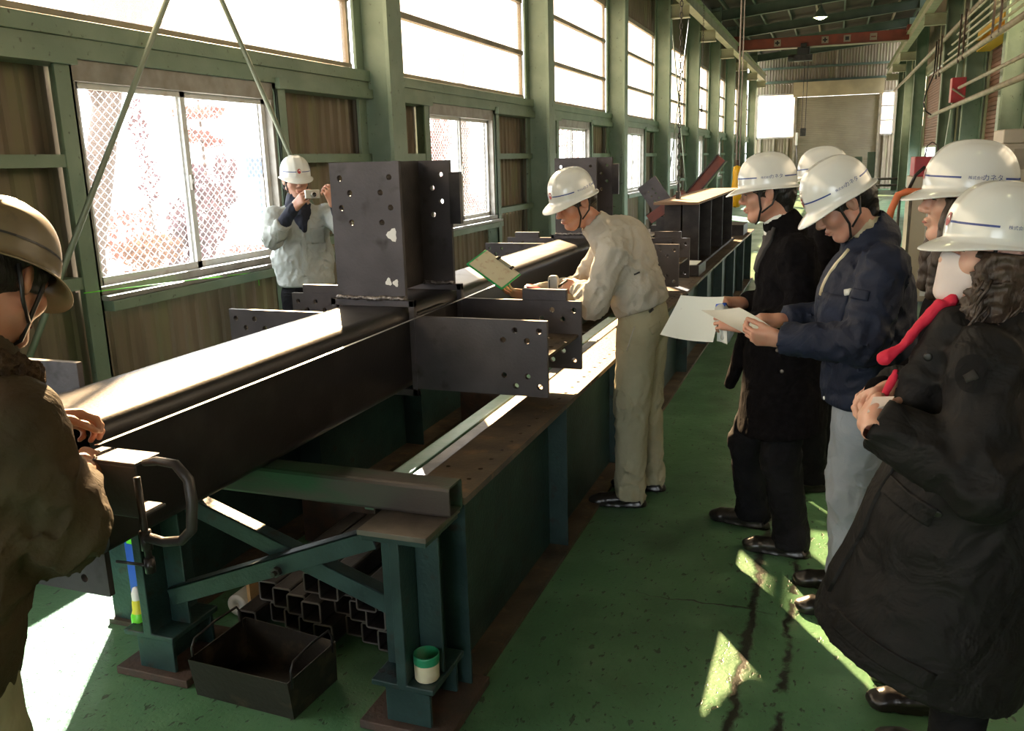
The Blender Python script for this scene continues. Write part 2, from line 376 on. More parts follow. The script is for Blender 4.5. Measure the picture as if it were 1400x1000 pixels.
# end wall
we = MB()
corr(we, -4.2, 3.0, 5.05, 6.9, 46.0, axis='x'); corr(we, -4.2, -2.05, 4.6, 5.05, 46, axis='x'); corr(we, -4.2, -2.05, 0, 2.52, 46, axis='x'); corr(we, -4.2, -3.78, 2.52, 4.6, 46, axis='x')
corr(we, 1.86, 3.0, 0, 2.55, 46, axis='x'); corr(we, 2.42, 3.0, 2.55, 5.05, 46, axis='x'); corr(we, 1.86, 2.42, 4.5, 5.05, 46, axis='x')
struct(obj('wall_end', we, MT['siding']))
trim(MB().box(-4.1, 2.9, 45.88, 45.98, 5.1, 5.22), MT['dull_green']); trim(MB().box(-4.1, 2.9, 45.88, 45.98, 5.75, 5.85), MT['dull_green'])
for x in (-3.6, -2.95, -2.3, 2.1, -.2): trim(MB().box(x - .04, x + .04, 45.9, 45.99, 0 if abs(x) > 1 else 5.2, 2.5 if abs(x) > 1 else 6.7), MT['pipe_tan'])
W = struct(obj('window_%d' % nw, MB().box(-3.8, -1.98, 45.9, 46, 2.5, 2.58).box(-3.8, -1.98, 45.9, 46, 4.55, 4.62).box(-3.8, -3.74, 45.9, 46, 2.5, 4.6).box(-2.04, -1.98, 45.9, 46, 2.5, 4.6), MT['sash'])); nw += 1
obj('pane', MB().add([(-3.77, 45.95, 2.55), (-2.01, 45.95, 2.55), (-2.01, 45.95, 4.58), (-3.77, 45.95, 4.58)], [(0, 1, 2, 3)]), MT['frosted'], W)
W = struct(obj('window_%d' % nw, MB().box(1.86, 2.44, 45.9, 46, 2.5, 2.58).box(1.86, 2.44, 45.9, 46, 4.45, 4.55).box(1.86, 1.9, 45.9, 46, 2.5, 4.5).box(2.4, 2.44, 45.9, 46, 2.5, 4.5), MT['sash'])); nw += 1
for z in (3.2, 3.85): obj('mullion', MB().box(1.9, 2.4, 45.9, 46, z - .03, z + .03), MT['sash'], W)
for a, b in ((2.58, 3.2), (3.2, 3.85), (3.85, 4.45)): obj('pane', MB().add([(1.9, 45.95, a), (2.4, 45.95, a), (2.4, 45.95, b), (1.9, 45.95, b)], [(0, 1, 2, 3)]), MT['frosted'], W)
D = struct(obj('door_%d' % nd, MB().box(-2.04, -1.92, 45.75, 46, 0, 4.5).box(1.76, 1.86, 45.75, 46, 0, 4.5), MT['pipe_tan'])); nd += 1
m_ = MB(); slats(m_, -1.92, 1.76, 0, 4.45, 45.9, 'x', .09); tag(obj('shutter_slats', m_, MT['shutter_beige'], D), kind='stuff')
obj('shutter_box', MB().box(-2.1, 1.92, 45.45, 46, 4.42, 5.08), MT['shutter_box'], D)
wf = MB(); corr(wf, -4.2, -2.6, 0, 6.9, -12, axis='x'); corr(wf, 2.4, 3.0, 0, 6.9, -12, axis='x'); corr(wf, -2.6, 2.4, 4.2, 6.9, -12, axis='x')
struct(obj('wall_front', wf, MT['siding']))

# roof: sheet, rafters, purlins
def rz(x): return 6.42 + .09 * (x + 4.1)
ce = MB(); vs = []; fs = []
n = 440
for i in range(n + 1):
    y = -12.2 + 58.4 * i / n; d = .03 if i % 2 else 0
    vs += [(-4.3, y, rz(-4.3) + d), (3.1, y, rz(3.1) + d)]
for i in range(n): fs.append((2 * i, 2 * i + 1, 2 * i + 3, 2 * i + 2))
struct(obj('ceiling', ce.add(vs, fs), MT['roof_brown']))
for yc in CYS:
    M = frame((0, yc, 0), (1, 0, .09), (0, 1, 0)); r = MB()
    prof = [(x, z) for x, z in ibeam(.32, .16, .01, .014)]
    vs = [(-4.1, yc + a, rz(-4.1) - .26 + b) for a, b in prof] + [(3.0, yc + a, rz(3.0) - .26 + b) for a, b in prof]; n = len(prof)
    r.add(vs, [tuple(range(n)), tuple(range(2 * n - 1, n - 1, -1))] + [(i, i + n, (i + 1) % n + n, (i + 1) % n) for i in range(n)])
    trim(r, MT['dull_green'])
for x in (-3.6, -2.7, -1.8, -.9, 0, .9, 1.8, 2.6):
    trim(MB().box(x - .03, x + .03, -12, 46, rz(x) - .11, rz(x) - .01), MT['pipe_tan'] if x in (-.9, 1.8) else MT['dull_green'])
# ---------------------------------------------------------------- steel on and around the bench
def girder(name, label, x0, x1, y0, y1, h, holes, m_web, m_top, stiff=1.15, z0=0.0, top_label=None):
    t = thing(name, label, 'girder', ((x0 + x1) / 2, y0, z0)); xc = (x0 + x1) / 2
    me = plate([(x0, y0), (x1, y0), (x1, y1), (x0, y1)], holes, .022, Matrix.Translation((0, 0, z0 + h - .011)), 10)
    tf = link('top_flange', me, m_top, t)
    if top_label: tf['label'] = top_label
    obj('bottom_flange', MB().box(x0, x1, y0, y1, z0, z0 + .02), m_top, t)
    obj('web', MB().box(xc - .006, xc + .006, y0, y1, z0 + .02, z0 + h - .022), m_web, t)
    y = y0 + .02
    while y < y1:
        obj('stiffener', MB().box(x0 + .012, xc - .006, y, y + .01, z0 + .02, z0 + h - .022).box(xc + .006, x1 - .012, y, y + .01, z0 + .02, z0 + h - .022), m_web, t); y += stiff
    return t
hs = [(-1.105, 2.42 + .104 * i, .009) for i in range(95)] + [(-1.225, 2.62 + 1.15 * i, .009) for i in range(8)]
girder('bench_girder', 'long dark teal bench girder with brown drilled top beside the green walkway', -1.26, -1.05, 2.36, 13.0, .71, hs, MT['teal_paint'], MT['rusty_steel'], top_label='worn brown top flange with a row of bolt holes')
girder('bench_girder', 'long dark teal bench girder standing behind the square column near the windows', -2.62, -2.34, 2.36, 13.0, .71, [(-2.57, 2.45 + .3 * i, .009) for i in range(30)], MT['teal_paint'], MT['rusty_steel'])

# end trestle carrying the near end
t = thing('trestle', 'teal trestle of two short I section posts with crossed angle braces', 'trestle', (-1.68, 2.28, 0))
for xc in (-1.175, -2.165):
    y0, y1 = 2.10, 2.34
    hd = MB().prism([(xc + x, z + .415) for x, z in ibeam(.51, .215, .035, .02)], y0, y1)
    hd.box(xc + .018, xc + .10, y0 + .10, y0 + .112, .18, .65).box(xc - .10, xc - .018, y0 + .10, y0 + .112, .18, .65)
    obj('post_head', hd, MT['teal_paint'], t, bevel=.004)
    obj('top_plate', MB().box(xc - .115, xc + .115, y0 - .01, y1, .671, .688), MT['bare_bar'] if xc > -2 else MT['rusty_steel'], t, bevel=.002)
    st = MB().box(xc - .07, xc + .085, y0 + .02, y0 + .035, .03, .16).box(xc - .07, xc + .085, y1 - .02, y1 - .005, .03, .16).box(xc, xc + .015, y0 + .035, y1 - .02, .03, .16)
    obj('stub', st, MT['teal_paint'], t, bevel=.003)
    obj('base_plate', MB().box(xc - .155, xc + .155, 2.09, 2.44, 0, .03), MT['rust_brown'], t, bevel=.004)
    for dx in (-.075, -.045):
        obj('bolt', MB().tube([(xc + dx - .02, y0 + .05, .158), (xc + dx - .02, y0 + .05, .182)], .012, 6), MT['dark_steel'], t)
def angle_bar(name, a, b, wd, th, m, t, off, bevel=.002):
    """an L bar from a to b in the XZ plane: an upright leg facing the viewer and a leg on top"""
    a = Vector(a); b = Vector(b); d = (b - a).normalized(); n = Vector((-d.z, 0, d.x)); n = n if n.z > 0 else -n
    L = (b - a).length; M = frame(a, d, (0, 1, 0)); zz = Vector((M[0][2], M[1][2], M[2][2])); s = 1 if zz.dot(n) > 0 else -1
    mb = MB().box(0, L, off, off + th, min(0, s * wd), max(0, s * wd), M).box(0, L, off, off + wd * .8, min(s * (wd - th), s * wd), max(s * (wd - th), s * wd), M)
    return obj(name, mb, m, t, bevel=bevel)
o = angle_bar('brace', (-2.06, 2.2, .595), (-1.20, 2.2, .305), .065, .008, MT['teal_paint'], t, .03)
o = angle_bar('brace', (-2.11, 2.2, .255), (-1.28, 2.2, .585), .065, .008, MT['teal_paint'], t, -.02)
obj('bolt', MB().tube([(-1.655, 2.165, .455), (-1.655, 2.185, .455)], .018, 6).tube([(-1.655, 2.15, .455), (-1.655, 2.19, .455)], .009, 8), MT['dark_steel'], t)

# square tube lying across the trestle
def square_tube(mb, a, b, s, th, M=None):
    (x0, y0, z0), (x1, y1, z1) = a, b
    ax = 0 if abs(x1 - x0) > abs(y1 - y0) else 1
    r = s * .12; out = []; inn = []
    for q in range(4):
        cx, cz = [(1, 1), (-1, 1), (-1, -1), (1, -1)][q]
        for k in range(3):
            an = PI / 2 * q + PI / 4 * k
            out.append((cx * (s / 2 - r) + r * math.cos(an), cz * (s / 2 - r) + r * math.sin(an)))
            ri = max(r - th, .001); inn.append((cx * (s / 2 - th - ri) + ri * math.cos(an), cz * (s / 2 - th - ri) + ri * math.sin(an)))
    n = len(out); vs = []
    for (ex, ey, ez) in (a, b):
        for ring in (out, inn):
            for u, v in ring: vs.append((ex, ey + u, ez + v) if ax == 0 else (ex + u, ey, ez + v))
    fs = []
    for i in range(n):
        j = (i + 1) % n
        fs += [(i, j, 2 * n + j, 2 * n + i), (n + j, n + i, 3 * n + i, 3 * n + j), (j, i, n + i, n + j), (2 * n + i, 2 * n + j, 3 * n + j, 3 * n + i)]
    return mb.add(vs, fs)
defm('tube_worn', (.085, .075, .07), .4, .5, col2=(.035, .095, .055), vscale=2.2, vfac=(.42, .6), stretch=(1, 3, 3), bump=(60, .1))
mb = square_tube(MB(), (-2.52, 2.29, .738), (-1.05, 2.29, .738), .10, .006)
o = obj('square_tube', mb, MT['tube_worn']); fixn(o.data); tag(o, 'worn square steel tube laid across the teal trestle under the heavy column', 'tube')

# the square column being measured, with its bracket clusters
BX0, BX1, BZ0, BZ1 = -2.035, -1.68, .793, 1.155
col = thing('steel_column', 'long dark square steel column lying on the bench with drilled bracket plates', 'column', (-1.86, 1.55, .79))
def rsq(x0, x1, z0, z1, r, n=5):
    pts = []
    for cx, cz, q in ((x1 - r, z1 - r, 0), (x0 + r, z1 - r, 1), (x0 + r, z0 + r, 2), (x1 - r, z0 + r, 3)):
        for k in range(n + 1): a = PI / 2 * (q + k / n); pts.append((cx + r * math.cos(a), cz + r * math.sin(a)))
    return pts
ro = rsq(BX0, BX1, BZ0, BZ1, .05); ri = rsq(BX0 + .02, BX1 - .02, BZ0 + .02, BZ1 - .02, .032); n = len(ro)
vs = [(x, y, z) for y in (1.55, 7.75) for ring in (ro, ri) for x, z in ring]; fs = []
for i in range(n):
    j = (i + 1) % n; fs += [(i, j, 2 * n + j, 2 * n + i), (n + j, n + i, 3 * n + i, 3 * n + j), (j, i, n + i, n + j), (2 * n + i, 2 * n + j, 3 * n + j, 3 * n + i)]
me = MB().add(vs, fs).mesh('shaft', True); fixn(me)
sh_ = link('shaft', me, MT['mill_steel'], col)
e = sh_.modifiers.new('edges', 'EDGE_SPLIT'); e.split_angle = math.radians(50)
BOLT4 = lambda u0, v0, du, dv: [(u0, v0), (u0 + du, v0 + dv), (u0 + 2 * du, v0), (u0 + 3 * du, v0 + dv)]
def bracket(Y1, Y2, first):
    xc = (BX0 + BX1) / 2; zc = .957
    # diaphragm plates round the shaft
    for y in (Y1, Y2):
        d = MB().box(BX0 - .025, BX1 + .025, y - .014, y + .014, BZ1, BZ1 + .03).box(BX0 - .025, BX1 + .025, y - .014, y + .014, BZ0 - .03, BZ0)
        d.box(BX1, BX1 + .025, y - .014, y + .014, BZ0 - .03, BZ1 + .03).box(BX0 - .025, BX0, y - .014, y + .014, BZ0 - .03, BZ1 + .03)
        obj('diaphragm', d, MT['plate_steel'], col, bevel=.002)
    hole = .0125
    for y in (Y1, Y2):
        # upward flange: staggered pairs near both long edges
        hs = [(sx * .118 + (0 if k % 2 == 0 else -sx * .045), 1.70 - .062 * k, hole) for sx in (-1, 1) for k in range(4)]
        me = plate([(-.165, 1.185), (.165, 1.185), (.165, 1.765), (-.165, 1.765)], hs, .02, frame((xc, y, 0), (1, 0, 0), (0, 0, 1)))
        link('flange', me, MT['plate_steel'], col, bevel=.0015)
        w = MB(); random.seed(int(y * 10))
        pts = [(xc - .165 + .33 * i / 24, y - .018 + random.uniform(-.002, .002), 1.192 + random.uniform(-.003, .003)) for i in range(25)]
        w.tube(pts, [random.uniform(.008, .012) for _ in pts], 6)
        obj('weld_bead', w, MT['weld'], col, smooth=True)
        for s, L in ((1, BX1 + .025), (-1, BX0 - .025)):
            x1 = -1.062 if s > 0 else -2.615
            hs = [(x1 - s * (.035 + .052 * k), zc + (.118 if k % 2 == 0 else .075), hole) for k in range(4)] + [(x1 - s * (.035 + .052 * k), zc - (.118 if k % 2 == 0 else .075), hole) for k in range(4)]
            me = plate([(L, zc - .16), (x1, zc - .16), (x1, zc + .16), (L, zc + .16)], hs, .02, frame((0, y, 0), (1, 0, 0), (0, 0, 1)))
            fixn(me); link('flange', me, MT['plate_steel'], col, bevel=.0015)
    # webs
    me = plate([(Y1 + .01, 1.185), (Y2 - .01, 1.185), (Y2 - .01, 1.765), (Y1 + .01, 1.765)], [(Y1 + .09 + dy, 1.70 - .075 * k, hole) for dy in (0,) for k in range(4)] + [(Y1 + .17, 1.70 - .075 * k, hole) for k in range(4)] + [(Y1 + .12, 1.25, .02)], .012, frame((xc, 0, 0), (0, 1, 0), (0, 0, 1)))
    link('web', me, MT['dark_steel'], col)
    for s, L in ((1, BX1), (-1, BX0)):
        x1 = -1.075 if s > 0 else -2.60
        hs = [(x1 - s * (.04 + .06 * i), Y1 + .12 + .09 * k, hole) for i in range(2) for k in range(4)]
        me = plate([(L, Y1 + .01), (x1, Y1 + .01), (x1, Y2 - .01), (L, Y2 - .01)], hs, .012, Matrix.Translation((0, 0, zc)))
        fixn(me); link('web', me, MT['rusty_steel'], col)
    # backing bars on the outer flanges
    obj('backing_bar', MB().box(xc + .16, xc + .215, Y2 - .012, Y2 + .02, 1.47, 1.71), MT['dark_steel'], col, bevel=.002)
    obj('backing_bar', MB().box(-1.345, -1.13, Y2 - .012, Y2 + .014, zc + .16, zc + .213), MT['plate_steel'], col, bevel=.002)
    obj('backing_bar', MB().box(-2.545, -2.33, Y2 - .012, Y2 + .014, zc + .16, zc + .205), MT['plate_steel'], col, bevel=.002)
    # side stiffener strip at the root of the right bracket, with a weld line
    obj('corner_plate', MB().box(BX1, BX1 + .03, Y1 + .014, Y1 + .30, BZ0, BZ1 - .03), MT['dark_steel'], col, bevel=.003)
    if first:
        for dx, dz, r in ((.118, 1.462, .023), (.088, 1.262, .014), (.122, 1.258, .013)):
            pts = [(dx + r * (1 + .25 * math.sin(3 * a + dx * 40)) * math.cos(a), dz + r * (1 + .25 * math.sin(3 * a + dx * 40)) * math.sin(a) * 1.15) for a in [2 * PI * k / 12 for k in range(12)]]
            me = plate(pts, [], .001, frame((xc, Y1 - .0106, 0), (1, 0, 0), (0, 0, 1))); link('chalk_dab', me, MT['white'], col)
bracket(3.28, 3.79, True); bracket(6.5, 7.01, False)
me = plate([(-2.45, .47), (-2.035, .47), (-2.035, 1.215), (-2.45, 1.215)], [(-2.19, 1.15, .02), (-2.13, .52, .014), (-2.21, .54, .014), (-2.29, .52, .014)], .02, frame((0, 1.86, 0), (1, 0, 0), (0, 0, 1)))
link('end_flange', me, MT['plate_steel'], col, bevel=.002)

# steel tape pulled along the column, channel stop and clamp holding its end
mb = MB(); a = Vector((-1.622, 1.50, 1.117)); b = Vector((-1.605, 4.24, 1.138)); sd = Vector((1, .0, .12)).normalized() * .0085; N_ = 24
vs = []
for i in range(N_ + 1):
    p = a.lerp(b, i / N_); p.z -= .006 * math.sin(PI * i / N_); q = Vector((0, 0, .0004))
    vs += [p - sd - q, p + sd - q, p + sd + q, p - sd + q]
fs = [(0, 1, 2, 3), (N_ * 4 + 3, N_ * 4 + 2, N_ * 4 + 1, N_ * 4)]
for i in range(N_):
    for k in range(4): fs.append((i * 4 + k, i * 4 + (k + 1) % 4, i * 4 + 4 + (k + 1) % 4, i * 4 + 4 + k))
tag(obj('measuring_tape', mb.add(vs, fs), MT['chrome']), 'shiny steel measuring tape stretched tight along the side of the column', 'tape')
cs = MB().box(-1.645, -1.468, 1.452, 1.535, 1.092, 1.1).box(-1.645, -1.468, 1.452, 1.459, .965, 1.092).box(-1.645, -1.468, 1.459, 1.535, .965, .972)
tag(obj('channel_stop', cs, MT['plate_steel'], bevel=.002), 'short steel channel clamped at the near end of the column, bright top', 'channel')
cl = thing('c_clamp', 'dark screw clamp gripping the short channel at the column end', 'clamp', (-1.41, 1.41, .9))
path = [(-1.425, 1.44, 1.112), (-1.37, 1.42, 1.128), (-1.31, 1.41, 1.13), (-1.275, 1.405, 1.10), (-1.268, 1.40, 1.05), (-1.278, 1.40, .985), (-1.31, 1.40, .955), (-1.36, 1.40, .945), (-1.405, 1.40, .95)]
obj('frame', MB().tube(path, [.008, .010, .011, .012, .0125, .012, .011, .011, .012], 10), MT['dark_steel'], cl, smooth=True)
obj('screw', MB().tube([(-1.418, 1.405, 1.09), (-1.408, 1.40, .865)], .008, 10).tube([(-1.412, 1.402, .965), (-1.409, 1.40, .92)], .013, 10).tube([(-1.4085, 1.40, .90), (-1.408, 1.40, .865)], .012, 10), MT['mill_steel'], cl, smooth=True)
obj('handle_bar', MB().tube([(-1.505, 1.40, .877), (-1.395, 1.395, .884)], .004, 8), MT['mill_steel'], cl, smooth=True)

# bars lying between the two bench girders
gb = MB().box(-1.835, -1.745, 3.05, 7.4, .30, .378)
tag(obj('green_bar', gb, defm('bar_green', (.10, .26, .16), .35, col2=(.16, .30, .22), vscale=9, bump=(50, .1)), bevel=.006), 'scuffed green painted bar lying between the two bench girders', 'bar')
gb = square_tube(MB(), (-1.675, 2.95, .33), (-1.675, 7.4, .33), .11, .006); o = obj('grey_bar', gb, MT['bare_bar']); fixn(o.data)
tag(o, 'bare grey square bar lying beside the green bar under the column', 'bar')
for y, q in ((3.3, 'nearest the trestle'), (5.2, 'midway along the bench'), (7.2, 'at the far end of the bars')): tag(obj('timber_bearer', MB().box(-2.3, -1.3, y - .04, y + .04, 0, .274), MT['rust_brown'], bevel=.004), 'brown timber bearer under the bars, ' + q, 'timber')

# stack of square tubes on the floor inside the trestle
proto = None
defm('mill_edge', (.20, .19, .18), .4, .6)
def tube_piece(x, z, y0, label):
    global proto
    if proto is None:
        me = square_tube(MB(), (0, 0, 0), (0, 2.6, 0), .082, .0045).mesh('square_tube'); fixn(me); proto = me
        mr = square_tube(MB(), (0, -.0015, 0), (0, .004, 0), .0832, .0058).mesh('cut_end'); fixn(mr); tube_piece.ring = mr
    o = link('square_tube', proto, MT['dark_steel']); o.location = (x, y0, z)
    e = link('cut_end', tube_piece.ring, MT['mill_edge'], o, local=True); return o
rows = [(0, .057, [-2.03 + .0845 * i for i in range(8)]), (1, .1415, [-1.99 + .0845 * i for i in range(7)]), (2, .226, [-1.76, -1.675, -1.50])]
names = ['bottom', 'middle', 'top']
for r, z, xs in rows:
    for i, x in enumerate(xs):
        o = tube_piece(x, z, 2.46 + .03 * ((i * 7 + r * 3) % 4), None)
        if r == 2: lb = ['square tube on top of the floor stack, left of the pair', 'square tube on top of the floor stack, right of the pair', 'single square tube on top of the floor stack beside the right post'][i]
        else: lb = '%s open ended dark tube from the left in the %s layer of the floor stack' % (('first', 'second', 'third', 'fourth', 'fifth', 'sixth', 'seventh', 'eighth')[i], names[r])
        tag(o, lb, 'tube', 'square tubes in the %s layer' % names[r])
tag(obj('timber_bearer', MB().box(-2.08, -1.38, 2.6, 2.68, 0, .0155), MT['rust_brown']), 'thin timber bearer under the stack of square tubes', 'timber')
# cardboard sheet and a white roll beside the stack
tag(obj('cardboard_piece', MB().box(-2.10, -2.085, 2.56, 2.75, 0, .16).box(-2.16, -2.085, 2.75, 2.76, 0, .16), MT['cardboard']), 'tan piece of cardboard standing beside the stacked square tubes', 'cardboard')
M = Matrix.Translation((-2.155, 2.62, .047)) @ Matrix.Rotation(PI / 2, 4, 'X')
o = obj('white_roll', MB().lathe([(.012, -.06), (.045, -.06), (.046, -.055), (.046, .055), (.045, .06), (.012, .06), (.012, -.06)], 24, M), MT['white'], smooth=True)
tag(o, 'white roll lying in front of the cardboard under the bench', 'roll')

# steel tray with two wire handles
tr = thing('steel_tray', 'black open steel tray with two wire handles on the green floor', 'tray', (-1.73, 2.16, 0))
A = [(-1.955, 2.07), (-1.545, 2.05), (-1.525, 2.30), (-1.935, 2.32)]; B = [(-1.93, 2.02), (-1.515, 2.0), (-1.50, 2.30), (-1.91, 2.325)]
# the tray stands just in front of the trestle
A = [(x, y - .33) for x, y in A]; B = [(x, y - .33) for x, y in B]
A = [(-1.955, 2.075), (-1.556, 2.06), (-1.54, 2.30), (-1.935, 2.325)]
B = [(-1.935, 2.03), (-1.535, 2.015), (-1.52, 2.28), (-1.925, 2.325)]
zb, zt = .004, .165
def ring(P, z, s): 
    cx = sum(p[0] for p in P) / 4; cy = sum(p[1] for p in P) / 4; return [(cx + (x - cx) * s, cy + (y - cy) * s, z) for x, y in P]
vs = ring(A, 0, 1) + ring(B, zt, 1) + ring(B, zt, .985) + ring(A, zb, .985); fs = [(3, 2, 1, 0), (12, 13, 14, 15)]
for a_, b_ in ((0, 4), (4, 8), (8, 12)):
    for i in range(4): j = (i + 1) % 4; fs.append((a_ + i, a_ + j, b_ + j, b_ + i))
obj('pan', MB().add(vs, fs), defm('tray_steel', (.03, .027, .024), .45, .3, col2=(.12, .095, .065), vscale=11, vfac=(.55, .75), bump=(50, .15)), tr)
for (p0, p1) in ((B[0], B[3]), (B[1], B[2])):
    a_ = Vector((*p0, zt)); b_ = Vector((*p1, zt)); d = (b_ - a_); up = Vector((0, 0, 1))
    pts = [a_ + d * .08 - up * .03, a_ + d * .08 + up * .03, a_ + d * .14 + up * .055, a_ + d * .5 + up * .065, a_ + d * .86 + up * .06, a_ + d * .92 + up * .03, a_ + d * .92 - up * .03]
    obj('handle', MB().tube(pts, .0045, 8), MT['mill_steel'], tr, smooth=True)

# paint can on the shelf of the right post
pc = thing('paint_can', 'small open paint can with green rim and cream dripping side', 'can', (-1.115, 2.165, .18))
obj('can_body', MB().lathe([(0, .181), (.036, .181), (.039, .186), (.040, .245)], 24, Matrix.Translation((-1.115, 2.16, 0))), MT['cream'], pc, smooth=True)
obj('paint_band', MB().lathe([(.0402, .238), (.041, .25), (.041, .262), (.0405, .268), (.038, .268), (.0375, .19), (0, .19)], 24, Matrix.Translation((-1.115, 2.16, 0))), MT['paint_green'], pc, smooth=True)

# spray bottle and blue spirit level behind the left post
sb = thing('spray_bottle', 'small lime green bottle with yellow label and white cap by left post', 'bottle', (-2.265, 2.15, .168))
M = Matrix.Translation((-2.262, 2.17, 0))
obj('bottle_body', MB().lathe([(0, .166), (.026, .166), (.029, .172), (.029, .20), (.024, .212)], 20, M), MT['lime'], sb, smooth=True)
obj('bottle_label', MB().lathe([(.024, .212), (.021, .22), (.020, .25), (.018, .262)], 20, M), defm('yellow_label', (.75, .68, .05), .4), sb, smooth=True)
obj('bottle_cap', MB().lathe([(.018, .262), (.018, .285), (.012, .305), (0, .31)], 20, M), MT['white'], sb, smooth=True)
bl = thing('spirit_level', 'blue spirit level standing on end behind the left trestle post', 'level', (-2.36, 2.32, 0))
obj('body', MB().box(-2.425, -2.365, 2.30, 2.325, 0, .60), MT['blue'], bl, bevel=.003)
obj('edge_strip', MB().box(-2.365, -2.36, 2.298, 2.327, 0, .60), MT['cut_edge'], bl)
obj('vial', MB().box(-2.41, -2.38, 2.297, 2.30, .40, .44), MT['lime'], bl)

# plate girder with a brown top standing farther along the bench
pg = thing('plate_girder', 'dark plate girder with orange brown top standing farther along the bench', 'girder', (-1.36, 8.2, .71))
obj('top_flange', MB().box(-1.56, -1.15, 8.05, 11.6, 1.325, 1.347), defm('rust_orange', (.24, .15, .095), .65, col2=(.17, .10, .06), vscale=4, bump=(50, .1)), pg)
obj('web', MB().box(-1.362, -1.348, 8.4, 11.5, .732, 1.325), MT['dark_steel'], pg)
obj('bottom_flange', MB().box(-1.53, -1.18, 8.35, 11.5, .711, .732), MT['dark_steel'], pg)
obj('end_plate', MB().box(-1.52, -1.19, 8.40, 8.42, .732, 1.325), MT['dark_steel'], pg)
for y in (9.2, 10.2, 11.2): obj('stiffener', MB().box(-1.53, -1.362, y, y + .014, .732, 1.325).box(-1.348, -1.18, y, y + .014, .732, 1.325), MT['dark_steel'], pg)
for nm, y0, y1, x0, x1, h, lb in (('steel_block', 7.75, 8.2, -1.30, -1.09, .095, 'dark steel block lying on the bench in front of the plate girder'), ('steel_block', 11.9, 12.5, -1.33, -1.1, .14, 'dark steel block at the far end of the bench beyond the plate girder')):
    tag(obj(nm, MB().box(x0, x1, y0, y1, .711, .711 + h), MT['dark_steel'], bevel=.004), lb, 'block')
tag(obj('paper_sheet', MB().box(-1.25, -1.12, 7.8, 8.12, .8065, .809), MT['paper']), 'small white sheet lying on the dark steel block on the bench', 'paper')
# lifting hooks and their chain on the plate girder
hk = thing('lifting_clamp', 'black lifting clamp on the plate girder top with chain going up', 'clamp', (-1.44, 8.7, 1.347))
obj('jaw', MB().box(-1.46, -1.42, 8.66, 8.74, 1.348, 1.42).box(-1.45, -1.43, 8.68, 8.72, 1.42, 1.50), MT['black'], hk, bevel=.004)
pts = []
lk = MB()
for i in range(48):
    z = 1.50 + .05 * i; r_ = .014
    ring_ = [(-1.44 + r_ * math.cos(a) * (1 if i % 2 else 0), 8.7 + r_ * math.cos(a) * (0 if i % 2 else 1), z + .03 * math.sin(a)) for a in [2 * PI * k / 8 for k in range(9)]]
    lk.tube(ring_, .0045, 4, False)
tag(obj('chain', lk, MT['dark_steel'], hk), kind='stuff')
dup(hk, (-1.38, 11.2, 1.347), 'black lifting clamp with chain at the far end of the girder top')
# yellow hoist pendant
yh = thing('chain_hoist', 'yellow chain hoist hanging behind the plate girder', 'hoist', (-1.26, 12.4, 1.05))
obj('hoist_body', MB().lathe([(0, 1.05), (.05, 1.06), (.075, 1.14), (.07, 1.3), (.055, 1.45), (.06, 1.52), (.05, 1.60), (0, 1.62)], 14, Matrix.Translation((-1.26, 12.4, 0))), MT['yellow'], yh, smooth=True)
obj('hoist_hook', MB().tube([(-1.26, 12.4, 1.62), (-1.26, 12.4, 1.69)], .02, 8), MT['rust_brown'], yh)
obj('hoist_chain', MB().tube([(-1.27, 12.4, 1.69), (-1.27, 12.4, 5.1)], .012, 6).tube([(-1.23, 12.4, 1.6), (-1.23, 12.4, 5.1)], .008, 6), MT['bare_bar'], yh)
# raking steel members beyond the bench
M = frame((-2.12, 12.6, .95), (.78, 0, .95), (0, 1, 0))
rk = thing('raking_member', 'dark red raking steel member leaning up beyond the plate girder', 'beam', (-2.1, 12.6, .7))
obj('flange', MB().box(-.3, 1.0, -.11, .11, .06, .08, M).box(-.3, 1.0, -.11, .11, -.08, -.06, M), MT['dark_steel'], rk)
obj('web', MB().box(-.3, 1.0, -.09, -.075, -.06, .06, M), MT['primer_red'], rk)
obj('foot', MB().box(-2.46, -2.30, 12.5, 12.7, .711, .80), MT['dark_steel'], rk)
M = frame((-2.02, 11.4, 1.08), (.86, 0, .62), (0, 1, 0))
rk = thing('gusset_member', 'grey gusset plate with bolt holes on a red steel stub behind bench', 'plate', (-2.0, 11.4, .7))
hs = [(x, z, .012) for x in (-.07, .0) for z in (.20, .27, .34)]
me = plate([(-.16, .10), (.12, .10), (.12, .46), (-.16, .46)], hs, .016, M @ Matrix.Rotation(PI / 2, 4, 'X')); link('gusset', me, MT['plate_steel'], rk)
obj('stub', MB().box(-.25, .3, -.1, .1, -.02, .10, M), MT['primer_red'], rk)
obj('foot', MB().box(-2.15, -1.95, 11.3, 11.5, 0, 1.0), MT['dark_steel'], rk)
